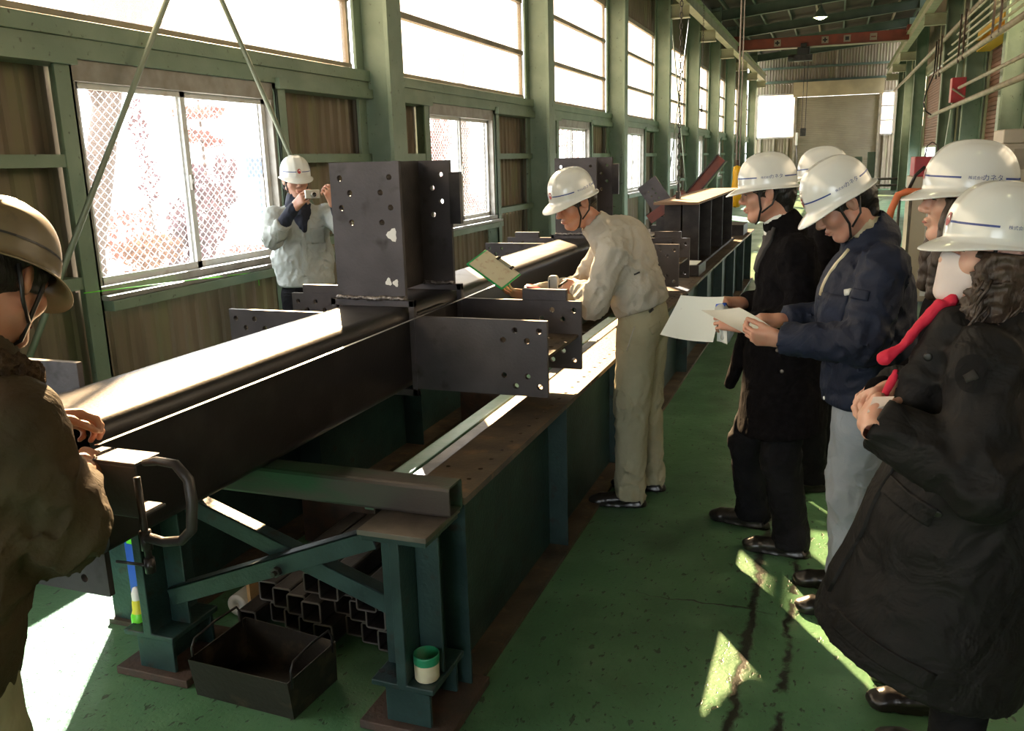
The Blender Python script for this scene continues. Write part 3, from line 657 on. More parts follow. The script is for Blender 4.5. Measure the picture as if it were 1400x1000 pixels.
# ---------------------------------------------------------------- people: a small distance-field sculptor
V = lambda *a: np.array(a, dtype=np.float32)
class Sdf:
    def __init__(s, lo, hi, h):
        s.lo = np.array(lo, np.float32) - 4 * h; s.h = h
        s.n = np.ceil((np.array(hi) + 4 * h - s.lo) / h).astype(int) + 1
        s.F = np.full(s.n, 5.0, np.float32)
    def win(s, lo, hi, m):
        a = np.clip(np.floor((np.array(lo) - m - s.lo) / s.h).astype(int), 0, s.n); b = np.clip(np.ceil((np.array(hi) + m - s.lo) / s.h).astype(int) + 1, 0, s.n)
        if (b <= a).any(): return None, None
        sl = tuple(slice(i, j) for i, j in zip(a, b))
        g = [s.lo[i] + s.h * np.arange(a[i], b[i], dtype=np.float32) for i in range(3)]
        return sl, (g[0][:, None, None], g[1][None, :, None], g[2][None, None, :])
    def put(s, sl, d, k, sub):
        F = s.F[sl]
        if sub:
            d = -d
            if k: hh = np.clip(.5 - .5 * (F - d) / k, 0, 1); s.F[sl] = F * (1 - hh) + d * hh + k * hh * (1 - hh)
            else: s.F[sl] = np.maximum(F, d)
        else:
            if k: hh = np.clip(.5 + .5 * (F - d) / k, 0, 1); s.F[sl] = F * (1 - hh) + d * hh - k * hh * (1 - hh)
            else: s.F[sl] = np.minimum(F, d)
    def cone(s, a, b, ra, rb, k=.02, u=None, fa=1, fb=None, sub=False):
        a = np.array(a, np.float32); b = np.array(b, np.float32); fb = fa if fb is None else fb
        m = max(ra * max(fa, 1), rb * max(fb, 1)); sl, g = s.win(np.minimum(a, b) - m, np.maximum(a, b) + m, k + 3 * s.h)
        if sl is None: return s
        ab = b - a; L2 = float(ab @ ab) + 1e-9
        q = [g[i] - a[i] for i in range(3)]
        t = np.clip((q[0] * ab[0] + q[1] * ab[1] + q[2] * ab[2]) / L2, 0, 1)
        q = [q[i] - t * ab[i] for i in range(3)]
        if u is not None:
            u = np.array(u, np.float32); u = u / np.linalg.norm(u); qu = q[0] * u[0] + q[1] * u[1] + q[2] * u[2]
            f = 1 - 1 / (fa + (fb - fa) * t); q = [q[i] - u[i] * qu * f for i in range(3)]
        d = np.sqrt(q[0] ** 2 + q[1] ** 2 + q[2] ** 2) - (ra + (rb - ra) * t)
        s.put(sl, d, k, sub); return s
    def chain(s, pts, rs, k=.02, u=None, fs=None):
        for i in range(len(pts) - 1):
            s.cone(pts[i], pts[i + 1], rs[i], rs[i + 1], k, u, 1 if fs is None else fs[i], None if fs is None else fs[i + 1])
        return s
    def ell(s, c, r, k=.02, R=None, sub=False):
        c = np.array(c, np.float32); r = np.array(r, np.float32); m = float(r.max())
        sl, g = s.win(c - m, c + m, k + 3 * s.h)
        if sl is None: return s
        q = [g[i] - c[i] for i in range(3)]
        if R is not None: q = [q[0] * R[0][i] + q[1] * R[1][i] + q[2] * R[2][i] for i in range(3)]
        k0 = np.sqrt(sum((q[i] / r[i]) ** 2 for i in range(3))); k1 = np.sqrt(sum((q[i] / r[i] ** 2) ** 2 for i in range(3))) + 1e-6
        s.put(sl, k0 * (k0 - 1) / k1, k, sub); return s
    def half(s, p, n, k=0, lo=None, hi=None):    # cut away everything on the n side of p (inside the window lo..hi)
        p = np.array(p, np.float32); n = np.array(n, np.float32); n = n / np.linalg.norm(n)
        sl, g = s.win(s.lo if lo is None else lo, s.lo + s.n * s.h if hi is None else hi, 0)
        d = (g[0] - p[0]) * n[0] + (g[1] - p[1]) * n[1] + (g[2] - p[2]) * n[2]
        s.put(sl, -d, k, True); return s
    def folds(s, amp, freq=40, seed=0, stretch=(1, 1, 1), focus=None):
        r = np.random.RandomState(seed); _, g = s.win(s.lo, s.lo + s.n * s.h, 0)
        x, y, z = [g[i] * stretch[i] * freq for i in range(3)]
        ph = r.uniform(0, 6.3, 12)
        w1 = np.sin(.9 * y + .7 * z + ph[0]) + np.sin(.8 * x - .5 * z + ph[1]); w2 = np.sin(.6 * x + 1.1 * y + ph[2]) + np.sin(.55 * z + .5 * y + ph[3])
        n = np.sin(1.1 * x + .6 * z + 1.3 * w1 + ph[4]) + .7 * np.sin(1.3 * z - .7 * y + 1.2 * w2 + ph[5]) + .5 * np.sin(2.3 * x + 1.6 * y - 1.9 * z + 1.1 * w2 + ph[6])
        n = n / 2.2; n = -(1 - np.abs(n)) ** 2 * .9 + .45
        a = amp * 1.9
        if focus is not None:
            m = np.zeros_like(s.F)
            for p, rad in focus:
                m = np.maximum(m, np.exp(-((g[0] - p[0]) ** 2 + (g[1] - p[1]) ** 2 + (g[2] - p[2]) ** 2) / rad ** 2))
            a = amp * (.7 + 2.0 * m)
        s.F = s.F + (a * n).astype(np.float32); return s
    def curl(s, amp, freq, seed=0):
        r = np.random.RandomState(seed); _, g = s.win(s.lo, s.lo + s.n * s.h, 0); x, y, z = [g[i] * freq for i in range(3)]; ph = r.uniform(0, 6.3, 6)
        w = 1.6 * np.sin(.7 * z + ph[0] + .6 * np.sin(.5 * x)) + 1.2 * np.sin(.5 * y + .4 * x + ph[1])
        n = np.sin(x + w + ph[2]) * np.sin(y - w + ph[3]) + .7 * np.sin(1.9 * z + 1.7 * w + ph[4]) * np.sin(1.7 * x - w)
        s.F = s.F + (amp * n).astype(np.float32); return s
    def mesh(s, M=None, flip=False):
        F = s.F; S = F < 0; n = F.shape
        c = np.zeros(tuple(i - 1 for i in n), np.int8)
        for i in (0, 1):
            for j in (0, 1):
                for k in (0, 1): c += S[i:n[0] - 1 + i, j:n[1] - 1 + j, k:n[2] - 1 + k]
        A = np.argwhere((c > 0) & (c < 8)); idx = np.full(c.shape, -1, np.int64); idx[A[:, 0], A[:, 1], A[:, 2]] = np.arange(len(A))
        P = np.zeros((len(A), 3)); W = np.zeros(len(A))
        for ax in range(3):
            o = [0, 1, 2]; o.remove(ax)
            for i in (0, 1):
                for j in (0, 1):
                    d = [0, 0, 0]; d[o[0]] = i; d[o[1]] = j; e = list(d); e[ax] = 1
                    f0 = F[A[:, 0] + d[0], A[:, 1] + d[1], A[:, 2] + d[2]].astype(np.float64); f1 = F[A[:, 0] + e[0], A[:, 1] + e[1], A[:, 2] + e[2]].astype(np.float64)
                    x = (f0 < 0) != (f1 < 0); t = np.where(x, f0 / np.where(x, f0 - f1, 1), 0)
                    p = np.tile(np.array(d, float), (len(A), 1)); p[:, ax] = t; P += p * x[:, None]; W += x
        P = (P / W[:, None] + A) * s.h + s.lo
        Q = []
        for ax in range(3):
            sl0 = [slice(1, -1)] * 3; sl1 = [slice(1, -1)] * 3; sl0[ax] = slice(0, n[ax] - 1); sl1[ax] = slice(1, n[ax])
            a = S[tuple(sl0)]; b = S[tuple(sl1)]; E = np.argwhere(a != b)
            if not len(E): continue
            off = np.array([1, 1, 1]); off[ax] = 0; B = E + off; u, v = (ax + 1) % 3, (ax + 2) % 3
            def at(du, dv):
                C_ = B.copy(); C_[:, u] += du; C_[:, v] += dv; return idx[C_[:, 0], C_[:, 1], C_[:, 2]]
            q = np.stack([at(-1, -1), at(0, -1), at(0, 0), at(-1, 0)], 1); fl = ~a[E[:, 0], E[:, 1], E[:, 2]]
            q[fl] = q[fl][:, ::-1]; Q.append(q)
        Q = np.concatenate(Q); Q = Q[(Q >= 0).all(1)]
        if M is not None:
            M = np.array(M); P = P @ M[:3, :3].T + M[:3, 3]
            if np.linalg.det(M[:3, :3]) < 0: Q = Q[:, ::-1]
        return P, Q
def np_mesh(name, PQ):
    P = np.concatenate([p for p, q in PQ]); off = 0; Qs = []
    for p, q in PQ: Qs.append(q + off); off += len(p)
    Q = np.concatenate(Qs); me = bpy.data.meshes.new(name)
    me.vertices.add(len(P)); me.vertices.foreach_set('co', P.astype(np.float32).ravel())
    me.loops.add(len(Q) * 4); me.loops.foreach_set('vertex_index', Q.astype(np.int32).ravel())
    me.polygons.add(len(Q)); me.polygons.foreach_set('loop_start', np.arange(0, len(Q) * 4, 4, dtype=np.int32))
    me.update(calc_edges=True); me.validate(); me.shade_smooth(); return me
def nrm(v): v = np.array(v, float); return v / np.linalg.norm(v)
def fr(o, y, zhint):
    """frame with +y along y and +z near zhint: columns x, y, z"""
    y = nrm(y); z = np.array(zhint, float); z = nrm(z - y * (z @ y)); x = np.cross(y, z)
    M = np.eye(4); M[:3, 0] = x; M[:3, 1] = y; M[:3, 2] = z; M[:3, 3] = o; return M

def head_mesh(Mh, neck, fem=False, jaw=1.0):
    g = Sdf((-.11, -.13, -.24), (.11, .15, .15), .0042); k = .02
    g.ell((0, -.012, .035), (.076, .096, .086), k).ell((0, .022, -.03), (.060 * jaw, .070, .085), .03).ell((0, .068, -.096), (.026 * jaw, .022, .018), .022)
    for s in (1, -1):
        g.cone((s * .058 * jaw, .0, -.055), (s * .022, .064, -.1), .018, .015, .025)
        g.ell((s * .040, .058, -.022), (.026, .028, .026), .02)
        g.cone((s * .045, .072, .026), (s * .012, .088, .024), .009, .009, .014)
    g.cone((0, .086, .018), (0, .108, -.022), .008, .0115, .012).ell((0, .109, -.026), (.011, .011, .009), .008)
    for s in (1, -1):
        g.ell((s * .012, .099, -.031), (.008, .010, .007), .006)
        g.ell((s * .031, .096, .006), (.018, .013, .0105), .010, sub=True)
        g.ell((s * .031, .079, .005), (.0135, .0105, .0105), .004)
    g.ell((0, .091, -.056), (.022, .011, .0075), .006).ell((0, .089, -.068), (.019, .011, .0075), .006)
    g.cone((-.020, .099, -.0615), (.020, .099, -.0615), .0022, .0022, .003, sub=True)
    for s in (1, -1):
        a = .45
        R = np.array([[math.cos(a * s), -math.sin(a * s), 0], [math.sin(a * s), math.cos(a * s), 0], [0, 0, 1]])
        g.ell((s * .079, -.012, .0), (.008, .019, .032), .006, R).ell((s * .086, -.006, .004), (.005, .009, .017), .004, R, sub=True)
    nl = (np.linalg.inv(Mh) @ np.array([*neck, 1]))[:3]
    g.cone((0, -.022, -.06), nl, .052 if not fem else .045, .060 if not fem else .05, .03)
    return g.mesh(Mh)
def hand_mesh(Mw, sgn, curl=(.5, .5, .5, .5), thumb=(.5, .4), spread=.05, base=.25):
    """Mw: wrist frame, y to the fingertips, z out of the back of the hand; sgn +1 when the thumb lies on +x"""
    g = Sdf((-.10, -.05, -.11), (.10, .21, .06), .0034)
    g.cone((.022, .015, 0), (.028, .085, 0), .0135, .0125, .02).cone((.006, .0, 0), (.008, .088, .001), .016, .0125, .02).cone((-.016, .005, 0), (-.012, .085, 0), .0145, .0122, .02).cone((-.022, .01, -.002), (-.031, .078, -.002), .0135, .0115, .02)
    g.cone((0, -.05, 0), (0, .01, 0), .022, .021, .02, (1, 0, 0), 1.25)
    L = (.072, .080, .074, .058)
    for i, (x, y) in enumerate(((.030, .088), (.010, .093), (-.012, .089), (-.032, .080))):
        p = np.array((x, y, 0.)); a = base + curl[i] * .35; sp = (1.5 - i) * spread; r = (.0088, .0088, .0084, .0074)[i]
        for j, f in enumerate((.48, .30, .22)):
            d = np.array((math.sin(sp), math.cos(sp) * math.cos(a), -math.sin(a))); d /= np.linalg.norm(d); q = p + d * L[i] * f
            g.cone(p, q, r * (1 - .06 * j), r * (1 - .06 * (j + 1)), .004); p = q; a += curl[i] * (1.0 if j == 0 else .8)
    p = np.array((.026, .022, -.008)); a = thumb[0]; d = np.array((math.sin(a) * .9, math.cos(a), -.35))
    for j, (l, r) in enumerate(((.046, .0125), (.032, .0098), (.026, .0085))):
        d /= np.linalg.norm(d); q = p + d * l; g.cone(p, q, r, r * .9, .006 if j else .012); p = q
        d = d + np.array((-.45 * thumb[1], .15, -.45 * thumb[1]))
    M = Mw.copy()
    if sgn < 0: M[:3, 0] *= -1
    return g.mesh(M)

# safety helmet: a point of its shell for a bearing (0 = front, + = wearer's right) and a height above the rim
HA, HB, HH = .104, .122, .138
def shell(th, t, off=0.0):
    ph = t * PI / 2; c = math.cos(ph) ** .72; x = HA * math.sin(th) * c; y = HB * math.cos(th) * c; z = HH * math.sin(ph) ** .92
    rid = .0045 * max(0, min(1, (.036 - abs(x)) / .006)) * min(1, t * 4) - .0025 * max(0, min(1, (.016 - abs(x)) / .006)) * min(1, t * 4)
    n = Vector((x / HA ** 2, y / HB ** 2, z / HH ** 2 * 1.0 + 1e-6)).normalized()
    return Vector((x, y, z)) + n * (off + rid)
def zt(z): 
    return math.asin(min(1, (z / HH) ** (1 / .92))) / (PI / 2)
def helmet_mesh(big_brim=.042):
    N = 72; T = 18; vs = []; fs = []; rings = []
    def ringof(f):
        i0 = len(vs)
        for k in range(N): vs.append(f(2 * PI * k / N))
        rings.append(i0)
    fw = lambda th: max(0, math.cos(th)) ** 2.2
    bw = lambda th: .010 + big_brim * fw(th) + .006 * max(0, -math.cos(th))
    def rim(th, e, dz):
        p = shell(th, 0); d = Vector((p.x, p.y, 0)).normalized(); w_ = bw(th) * e
        return p + d * w_ + Vector((0, 0, dz - (.30 * w_ + .012 * fw(th) * e * e + .004 * e)))
    for i in range(T): ringof(lambda th, i=i: shell(th, .995 * (1 - i / T)))
    ringof(lambda th: rim(th, 0, .0)); ringof(lambda th: rim(th, .35, 0)); ringof(lambda th: rim(th, .8, 0)); ringof(lambda th: rim(th, 1, 0)); ringof(lambda th: rim(th, 1.02, -.002)); ringof(lambda th: rim(th, 1, -.004)); ringof(lambda th: rim(th, .4, -.004))
    ringof(lambda th: rim(th, -.2, -.003))
    for i in range(1, T): ringof(lambda th, i=i: shell(th, .995 * i / T, -.004))
    for a, b in zip(rings[:-1], rings[1:]):
        for k in range(N): fs.append((a + k, b + k, b + (k + 1) % N, a + (k + 1) % N))
    fs.append(tuple(rings[0] + k for k in range(N)))
    me = MB().add(vs, fs).mesh('helmet', True); fixn(me); return me
HELMET = helmet_mesh()
def band(mb, th0, th1, z0, z1, off=.0012, n=16):
    vs = []
    for i in range(n + 1):
        th = th0 + (th1 - th0) * i / n
        vs += [shell(th, zt(z0), off), shell(th, zt(z1), off)]
    mb.add(vs, [(2 * i, 2 * i + 2, 2 * i + 3, 2 * i + 1) for i in range(n)]); return mb
def wrap_text(s, size, th, z, off=.0014):
    me = text_mesh(s, size); R = .115
    bm = bmesh.new(); bm.from_mesh(me); bmesh.ops.triangulate(bm, faces=bm.faces); bmesh.ops.subdivide_edges(bm, edges=[e for e in bm.edges if e.calc_length() > .012], cuts=1)
    for v in bm.verts: v.co = shell(th - v.co.x / R, zt(max(.002, z + v.co.y)), off)
    bm.to_mesh(me); bm.free(); return me
_txt = {}
def helmet(parent, Mh, pitch=0, m=None, deco='blue', rise=.0):
    """a part of its wearer, with its markings and chin strap as sub-parts"""
    c, s = math.cos(pitch), math.sin(pitch)
    M = Matrix(Mh.tolist()) @ Matrix.Translation((0, -.004, .030 + rise)) @ Matrix.Rotation(pitch, 4, 'X')
    h = bpy.data.objects.new('helmet', HELMET.copy()); COL.objects.link(h); h.data.materials.append(m or MT['helmet_white'])
    h.parent = parent; h.matrix_parent_inverse = Matrix.Translation(-parent.location); h.matrix_basis = M
    def sub(name, me, mm):
        o = bpy.data.objects.new(name, me); COL.objects.link(o); o.parent = h
        if not me.materials: me.materials.append(mm)
        return o
    dk = MT['navy_ink'] if deco == 'blue' else MT['black']
    for th0, th1 in (((.17, 1.22), (2.2, 2.85)) if deco == 'blue' else ((.17, 2.85),)):
        for sg in (1, -1): sub('stripe', band(MB(), sg * th0, sg * th1, .036, .041).mesh('stripe'), dk)
    if deco == 'blue':
        for sg in (1, -1):
            if sg not in _txt: _txt[sg] = (wrap_text('株式会社', .0098, sg * (1.53 if sg < 0 else 1.93), .038), wrap_text('カネタ', .0185, sg * (1.89 if sg < 0 else 1.52), .039))
            for q in (0, 1): sub('lettering', _txt[sg][q].copy(), MT['navy_ink'])
        em = MB(); pts = []
        for i in range(25):
            for r in (0, .5, 1): a = 2 * PI * i / 24; pts.append(shell(.016 * r * math.cos(a) / .135 * -1, zt(.043 + .016 * r * math.sin(a)), .0016))
        em.add(pts, [(3 * i + j, 3 * i + j + 1, 3 * i + 3 + j + 1, 3 * i + 3 + j) for i in range(24) for j in (0, 1)])
        e = sub('emblem', em.mesh('emblem', True), MT['red_paint'])
        sw = MB(); pts = []
        for i in range(13):
            a = -.4 + 3.6 * i / 12; r0 = .0085 - .004 * i / 12; wd = .0022 * math.sin(PI * (i + .6) / 13.2) + .0004
            for q in (-1, 1):
                rr_ = r0 + q * wd; pts.append(shell(-(rr_ * math.cos(a) + .002) / .135, zt(.043 + rr_ * math.sin(a)), .0026))
        sw.add(pts, [(2 * i, 2 * i + 2, 2 * i + 3, 2 * i + 1) for i in range(12)])
        sub('emblem_swirl', sw.mesh('swirl'), MT['white'])
    # chin strap, drawn in the head's own space
    inv = (M.inverted() @ Matrix(Mh.tolist()))
    st = MB()
    for sg in (1, -1):
        p = [Vector((sg * .080, .026, .035)), Vector((sg * .078, .032, -.005)), Vector((sg * .068, .03, -.06)), Vector((sg * .045, .045, -.108)), Vector((0, .058, -.123))]
        st.tube([inv @ q for q in p], .0048, 6)
        p = [Vector((sg * .083, -.05, .02)), Vector((sg * .083, -.018, -.045)), Vector((sg * .068, .028, -.075))]
        st.tube([inv @ q for q in p], .0042, 6)
    sub('chin_strap', st.mesh('strap', True), MT['black'])
    return h
defm('helmet_white', (.62, .64, .62), .22, coat=.4, bump=(30, .02))
defm('helmet_dirty', (.17, .13, .07), .42, col2=(.10, .075, .04), vscale=9, vfac=(.45, .75), col3=(.10, .08, .045), v3=(26, .62, .75))
defm('navy_ink', (.015, .04, .20), .4)
def skin(name, c): 
    m = mat(name, c, .48, col2=tuple(min(1, x * f) for x, f in zip(c, (1.0, .86, .84))), vscale=26, bump=(240, .06, .002)); p = m.node_tree.nodes['Principled BSDF']
    p.inputs['Subsurface Weight'].default_value = .12; p.inputs['Subsurface Radius'].default_value = (.012, .005, .003); p.inputs['Subsurface Scale'].default_value = .6; return m
MT['skin'] = skin('skin', (.50, .27, .19)); MT['skin_tan'] = skin('skin_tan', (.42, .215, .14)); MT['skin_fair'] = skin('skin_fair', (.60, .36, .27))
defm('hair_black', (.012, .010, .009), .45, bump=(160, .6, .006), stretch=(1, 1, .3))
defm('hair_brown', (.026, .016, .011), .5, col2=(.05, .031, .02), vscale=30, bump=(120, .6, .006), stretch=(1, 1, .35))
defm('eye_dark', (.01, .008, .007), .2)
defm('lip', (.36, .13, .11), .45)

def hair_mesh(Mh):
    g = Sdf((-.11, -.14, -.12), (.11, .12, .15), .005)
    g.ell((0, -.016, .034), (.084, .102, .090), .01).cone((0, -.075, -.02), (0, -.068, -.075), .045, .032, .03, (1, 0, 0), 1.35)
    for s in (1, -1): g.cone((s * .072, .030, .03), (s * .071, .024, -.012), .014, .008, .01)
    g.ell((0, .085, -.055), (.075, .085, .075), .008, sub=True).half((0, 0, .055), (0, 0, 1))
    for s in (1, -1): g.ell((s * .095, -.012, -.004), (.034, .024, .036), .006, sub=True).ell((s * .06, .035, -.075), (.05, .06, .06), .01, sub=True)
    g.curl(.0022, 90)
    return g.mesh(Mh)
def face_bits(parent, Mh, brow=True, lids=True, lips=True):
    M = Matrix(Mh.tolist())
    def put(name, mb, m):
        mb.v = [tuple(M @ Vector(v)) for v in mb.v]; return obj(name, mb, m, parent, smooth=True)
    for s in (1, -1):
        if brow: put('eyebrow', MB().tube([(s * .050, .080, .024), (s * .036, .0925, .031), (s * .015, .098, .027)], [.002, .0042, .003], 6), MT['hair_black'])
        if lids: put('eye', MB().tube([(s * .043, .0815, .003), (s * .036, .0885, .0055), (s * .028, .0905, .0055), (s * .019, .0865, .002)], [.0012, .0026, .0026, .0012], 6), MT['eye_dark'])
    if lips: put('lips', MB().tube([(-.020, .0965, -.0625), (-.008, .1015, -.062), (.008, .1015, -.062), (.020, .0965, -.0625)], [.001, .0035, .0035, .001], 6), MT['lip'])
def shoe_mesh(an, toe, h=.085, L=None, wd=.042):
    an = np.array(an); toe = np.array(toe); d = toe - an; d[2] = 0; L = L or np.linalg.norm(d) * 1.0; d = nrm(d)
    M = fr((an[0], an[1], 0), d, (0, 0, 1)); g = Sdf((-.08, -.12, -.03), (.08, .27, .15), .0055)
    g.cone((0, -.04, .035), (0, .04, .04), .036, .038, .02).cone((0, .04, .04), (0, .15, .028), .038, .034, .02, (1, 0, 0), 1.2).ell((0, .165, .024), (.042, .05, .026), .02).cone((0, -.01, .05), (0, -.02, .11), .036, .042, .02)
    g.cone((0, -.05, .008), (0, .17, .008), .036, .036, .004, (1, 0, 0), 1.15)
    g.half((0, 0, .002), (0, 0, -1)); g.folds(.002, 40, 3)
    return g.mesh(M)
def body_core(j):
    """coarse continuous trunk and limbs under the clothes"""
    P = [np.array(v) for k_, v in j.items() if k_ in ('neck', 'chest', 'hip', 'shL', 'shR', 'elL', 'elR', 'wrL', 'wrR', 'knL', 'knR', 'anL', 'anR', 'hipL', 'hipR')]
    lo = np.min(P, 0) - .12; hi = np.max(P, 0) + .12; g = Sdf(lo, hi, .015); u = nrm(np.array(j['shR']) - np.array(j['shL']))
    g.chain([j['hip'], j['chest'], j['neck']], [.085, .09, .045], .03, u, [1.3, 1.4, 1.0]).cone(j['shL'], j['shR'], .042, .042, .03)
    for s in 'LR':
        g.chain([j['sh' + s], j['el' + s], j['wr' + s]], [.040, .034, .025], .015).chain([j['hip' + s], j['kn' + s], j['an' + s]], [.065, .046, .034], .02)
    return g.mesh()
def make_person(label, loc, j, head_f, head_up=(0, 0, 1), skinm='skin', fem=False, hands=(), hair=True, helm=None, helm_pitch=0, helm_mat=None, deco='blue', bits=True, jaw=1.0, group=None):
    """j: joints as points of the hall; returns the root and the head frame"""
    t = thing('person', label, 'person', loc, group)
    for s, sg in (('L', -1), ('R', 1)):
        if 'hip' + s not in j: 
            u = nrm(np.array(j['shR']) - np.array(j['shL'])); u[2] = 0; j['hip' + s] = np.array(j['hip']) + u * .085 * sg
    f = nrm(head_f); up = np.array(head_up, float); Mh = fr(j['head'], f, up)
    parts = [head_mesh(Mh, j['neck'], fem, jaw), body_core(j)]
    for s, d, dorsal, kw in hands:
        sg = -1 if s == 'R' else 1          # thumb side in the (y x z) frame
        Mw = fr(j['wr' + s], d, dorsal); parts.append(hand_mesh(Mw, sg, **kw))
    link('body', np_mesh('body', parts), MT[skinm], t)
    if hair: link('hair', np_mesh('hair', [hair_mesh(Mh)]), MT['hair_black'], t)
    if bits: face_bits(t, Mh)
    helmet(t, Mh, helm_pitch, helm_mat, deco)
    return t, Mh
def relax(PQ, it=2):
    P, Q = PQ
    for _ in range(it):
        S_ = np.zeros_like(P); W_ = np.zeros(len(P))
        for a, b in ((0, 1), (1, 2), (2, 3), (3, 0)):
            for u, v in ((a, b), (b, a)): np.add.at(S_, Q[:, u], P[Q[:, v]]); np.add.at(W_, Q[:, u], 1)
        P = P * .4 + .6 * S_ / np.maximum(W_, 1)[:, None]
    return P, Q
def garment(name, t, m, g, M=None): return link(name, np_mesh(name, [relax(g.mesh(M))]), m, t)
def jacket(j, k=1.0, hem=None, hem_r=.13, hem_f=1.4, chest_r=.125, chest_f=1.5, arm=(.068, .056, .045), fold=.006, seed=1, h=.0095, belly=.13, collar=(.072, .07), cut=(0, 0, -1), freq=42, sh_r=.066, extra=None, back=0.0):
    u = nrm(np.array(j['shR']) - np.array(j['shL'])); hemp = np.array(j['hem'] if hem is None else hem)
    P = [np.array(j[q]) for q in ('neck', 'chest', 'shL', 'shR', 'elL', 'elR', 'wrL', 'wrR')] + [hemp]
    g = Sdf(np.min(P, 0) - .26, np.max(P, 0) + .26, h); waist = np.array(j.get('waist', (np.array(j['chest']) + np.array(j['hip'])) / 2))
    nb = np.array(j['neck']); ch = np.array(j['chest'])
    g.chain([hemp, np.array(j['hip']), waist, ch], [hem_r, (hem_r + belly) / 2, belly, chest_r], .04, u, [hem_f, hem_f, chest_f, chest_f])
    g.cone(ch, nb - (nb - ch) * .18, chest_r * .92, .07, .05, u, chest_f, 1.2)
    g.cone(j['shL'], j['shR'], sh_r, sh_r, .05)
    for s in 'LR':
        g.chain([j['sh' + s], j['el' + s], j['wr' + s]], list(arm), .028)
    if extra: extra(g, u)
    foc = [(j['elL'], .16), (j['elR'], .16), (waist, .2), (j['shL'], .12), (j['wrL'], .1)]
    g.folds(fold, freq, seed, (1, 1, .8), foc)
    if collar:
        d = nrm(np.array(j['head']) - nb)
        g.cone(nb - d * .02, nb + d * .012, collar[0] + .004, collar[1] + .004, .012); g.cone(nb + d * .012, nb + d * .12, collar[1] - .016, collar[1] - .006, .006, sub=True)
    g.half(hemp, cut)
    for s in 'LR':
        d = nrm(np.array(j['wr' + s]) - np.array(j['el' + s])); w_ = np.array(j['wr' + s]); g.half(w_ - d * .008, d, 0, w_ - .075, w_ + .075)
    return g
def trousers(j, m, t, r=(.10, .082, .066, .07), fold=.007, seed=2, h=.0095, top=None, hip_r=.115, hip_f=1.4, cuff=None):
    u = nrm(np.array(j['hipR']) - np.array(j['hipL'])); top = np.array(j['hip']) if top is None else np.array(top)
    P = [np.array(j[q]) for q in ('hipL', 'hipR', 'knL', 'knR', 'anL', 'anR')] + [top]
    g = Sdf(np.min(P, 0) - .2, np.max(P, 0) + .2, h)
    g.cone(top, np.array(j['hip']) - (0, 0, .03), hip_r * .95, hip_r, .04, u, hip_f)
    foc = []
    for s in 'LR':
        kn, an = np.array(j['kn' + s]), np.array(j['an' + s]); g.chain([np.array(j['hip' + s]) - (0, 0, .03), kn, an, an - (0, 0, .03)], [r[0], r[1], r[2], r[3]], .022); foc += [(kn, .12), (an, .14)]
    g.folds(fold, 42, seed, (1, 1, .7), foc)
    for s in 'LR':
        an = np.array(j['an' + s]); g.half((0, 0, an[2] - .055), (0, 0, -1), 0, an - .13, an + .05)
    g.half(top, nrm(top - np.array(j['hip']) + (0, 0, .02)))
    return link('trousers', np_mesh('trousers', [relax(g.mesh())]), m, t)
def shoes(j, t, m):
    for s in 'LR':
        link('shoe', np_mesh('shoe', [shoe_mesh(j['an' + s], j['toe' + s])]), m, t)
from mathutils.bvhtree import BVHTree
def bvh(o): return BVHTree.FromPolygons([v.co[:] for v in o.data.vertices], [p.vertices[:] for p in o.data.polygons])
def patch(name, tree, m, t, start, to, right, w_, h_, off=.003, n=6, th=.004, rnd=False):
    """a thin pocket, badge or flap laid on a garment where the line start-to meets it"""
    start = Vector(start); d = (Vector(to) - start).normalized(); loc, nn, _, _ = tree.ray_cast(start, d)
    if loc is None: return None
    rt = Vector(right); rt = (rt - nn * rt.dot(nn)).normalized(); up = nn.cross(rt)
    if up.z < 0: up = -up
    vs = []; fs = []
    for lay in (off, -.012):
        for i in range(n + 1):
            for k in range(n + 1):
                a = (i / n - .5) * w_; b = (k / n - .5) * h_
                if rnd:
                    l = max(abs(a) / w_, abs(b) / h_) * 2; ll = math.hypot(a / w_, b / h_) * 2
                    if ll > 0: a *= l / ll; b *= l / ll
                p = loc + rt * a + up * b; q, n2, _, _ = tree.find_nearest(p)
                vs.append(q + n2 * lay)
    N = (n + 1) ** 2
    for i in range(n):
        for k in range(n):
            a = i * (n + 1) + k; fs += [(a, a + n + 1, a + n + 2, a + 1), (N + a, N + a + 1, N + a + n + 2, N + a + n + 1)]
    edge = [i * (n + 1) for i in range(n + 1)] + [n * (n + 1) + k for k in range(1, n + 1)] + [i * (n + 1) + n for i in range(n - 1, -1, -1)] + [k for k in range(n - 1, 0, -1)]
    for a, b in zip(edge, edge[1:] + edge[:1]): fs.append((a, b, b + N, a + N))
    me = MB().add(vs, fs).mesh(name, not rnd); fixn(me); return link(name, me, m, t)
def button(tree, m, t, start, to, r=.008, name='button'):
    start = Vector(start); d = (Vector(to) - start).normalized(); loc, nn, _, _ = tree.ray_cast(start, d)
    if loc is None: return
    M = nn.to_track_quat('Z', 'Y').to_matrix().to_4x4(); M.translation = loc
    obj(name, MB().lathe([(0, -.004), (r, -.004), (r, .002), (r * .7, .0035), (0, .003)], 14, M), m, t, smooth=True)
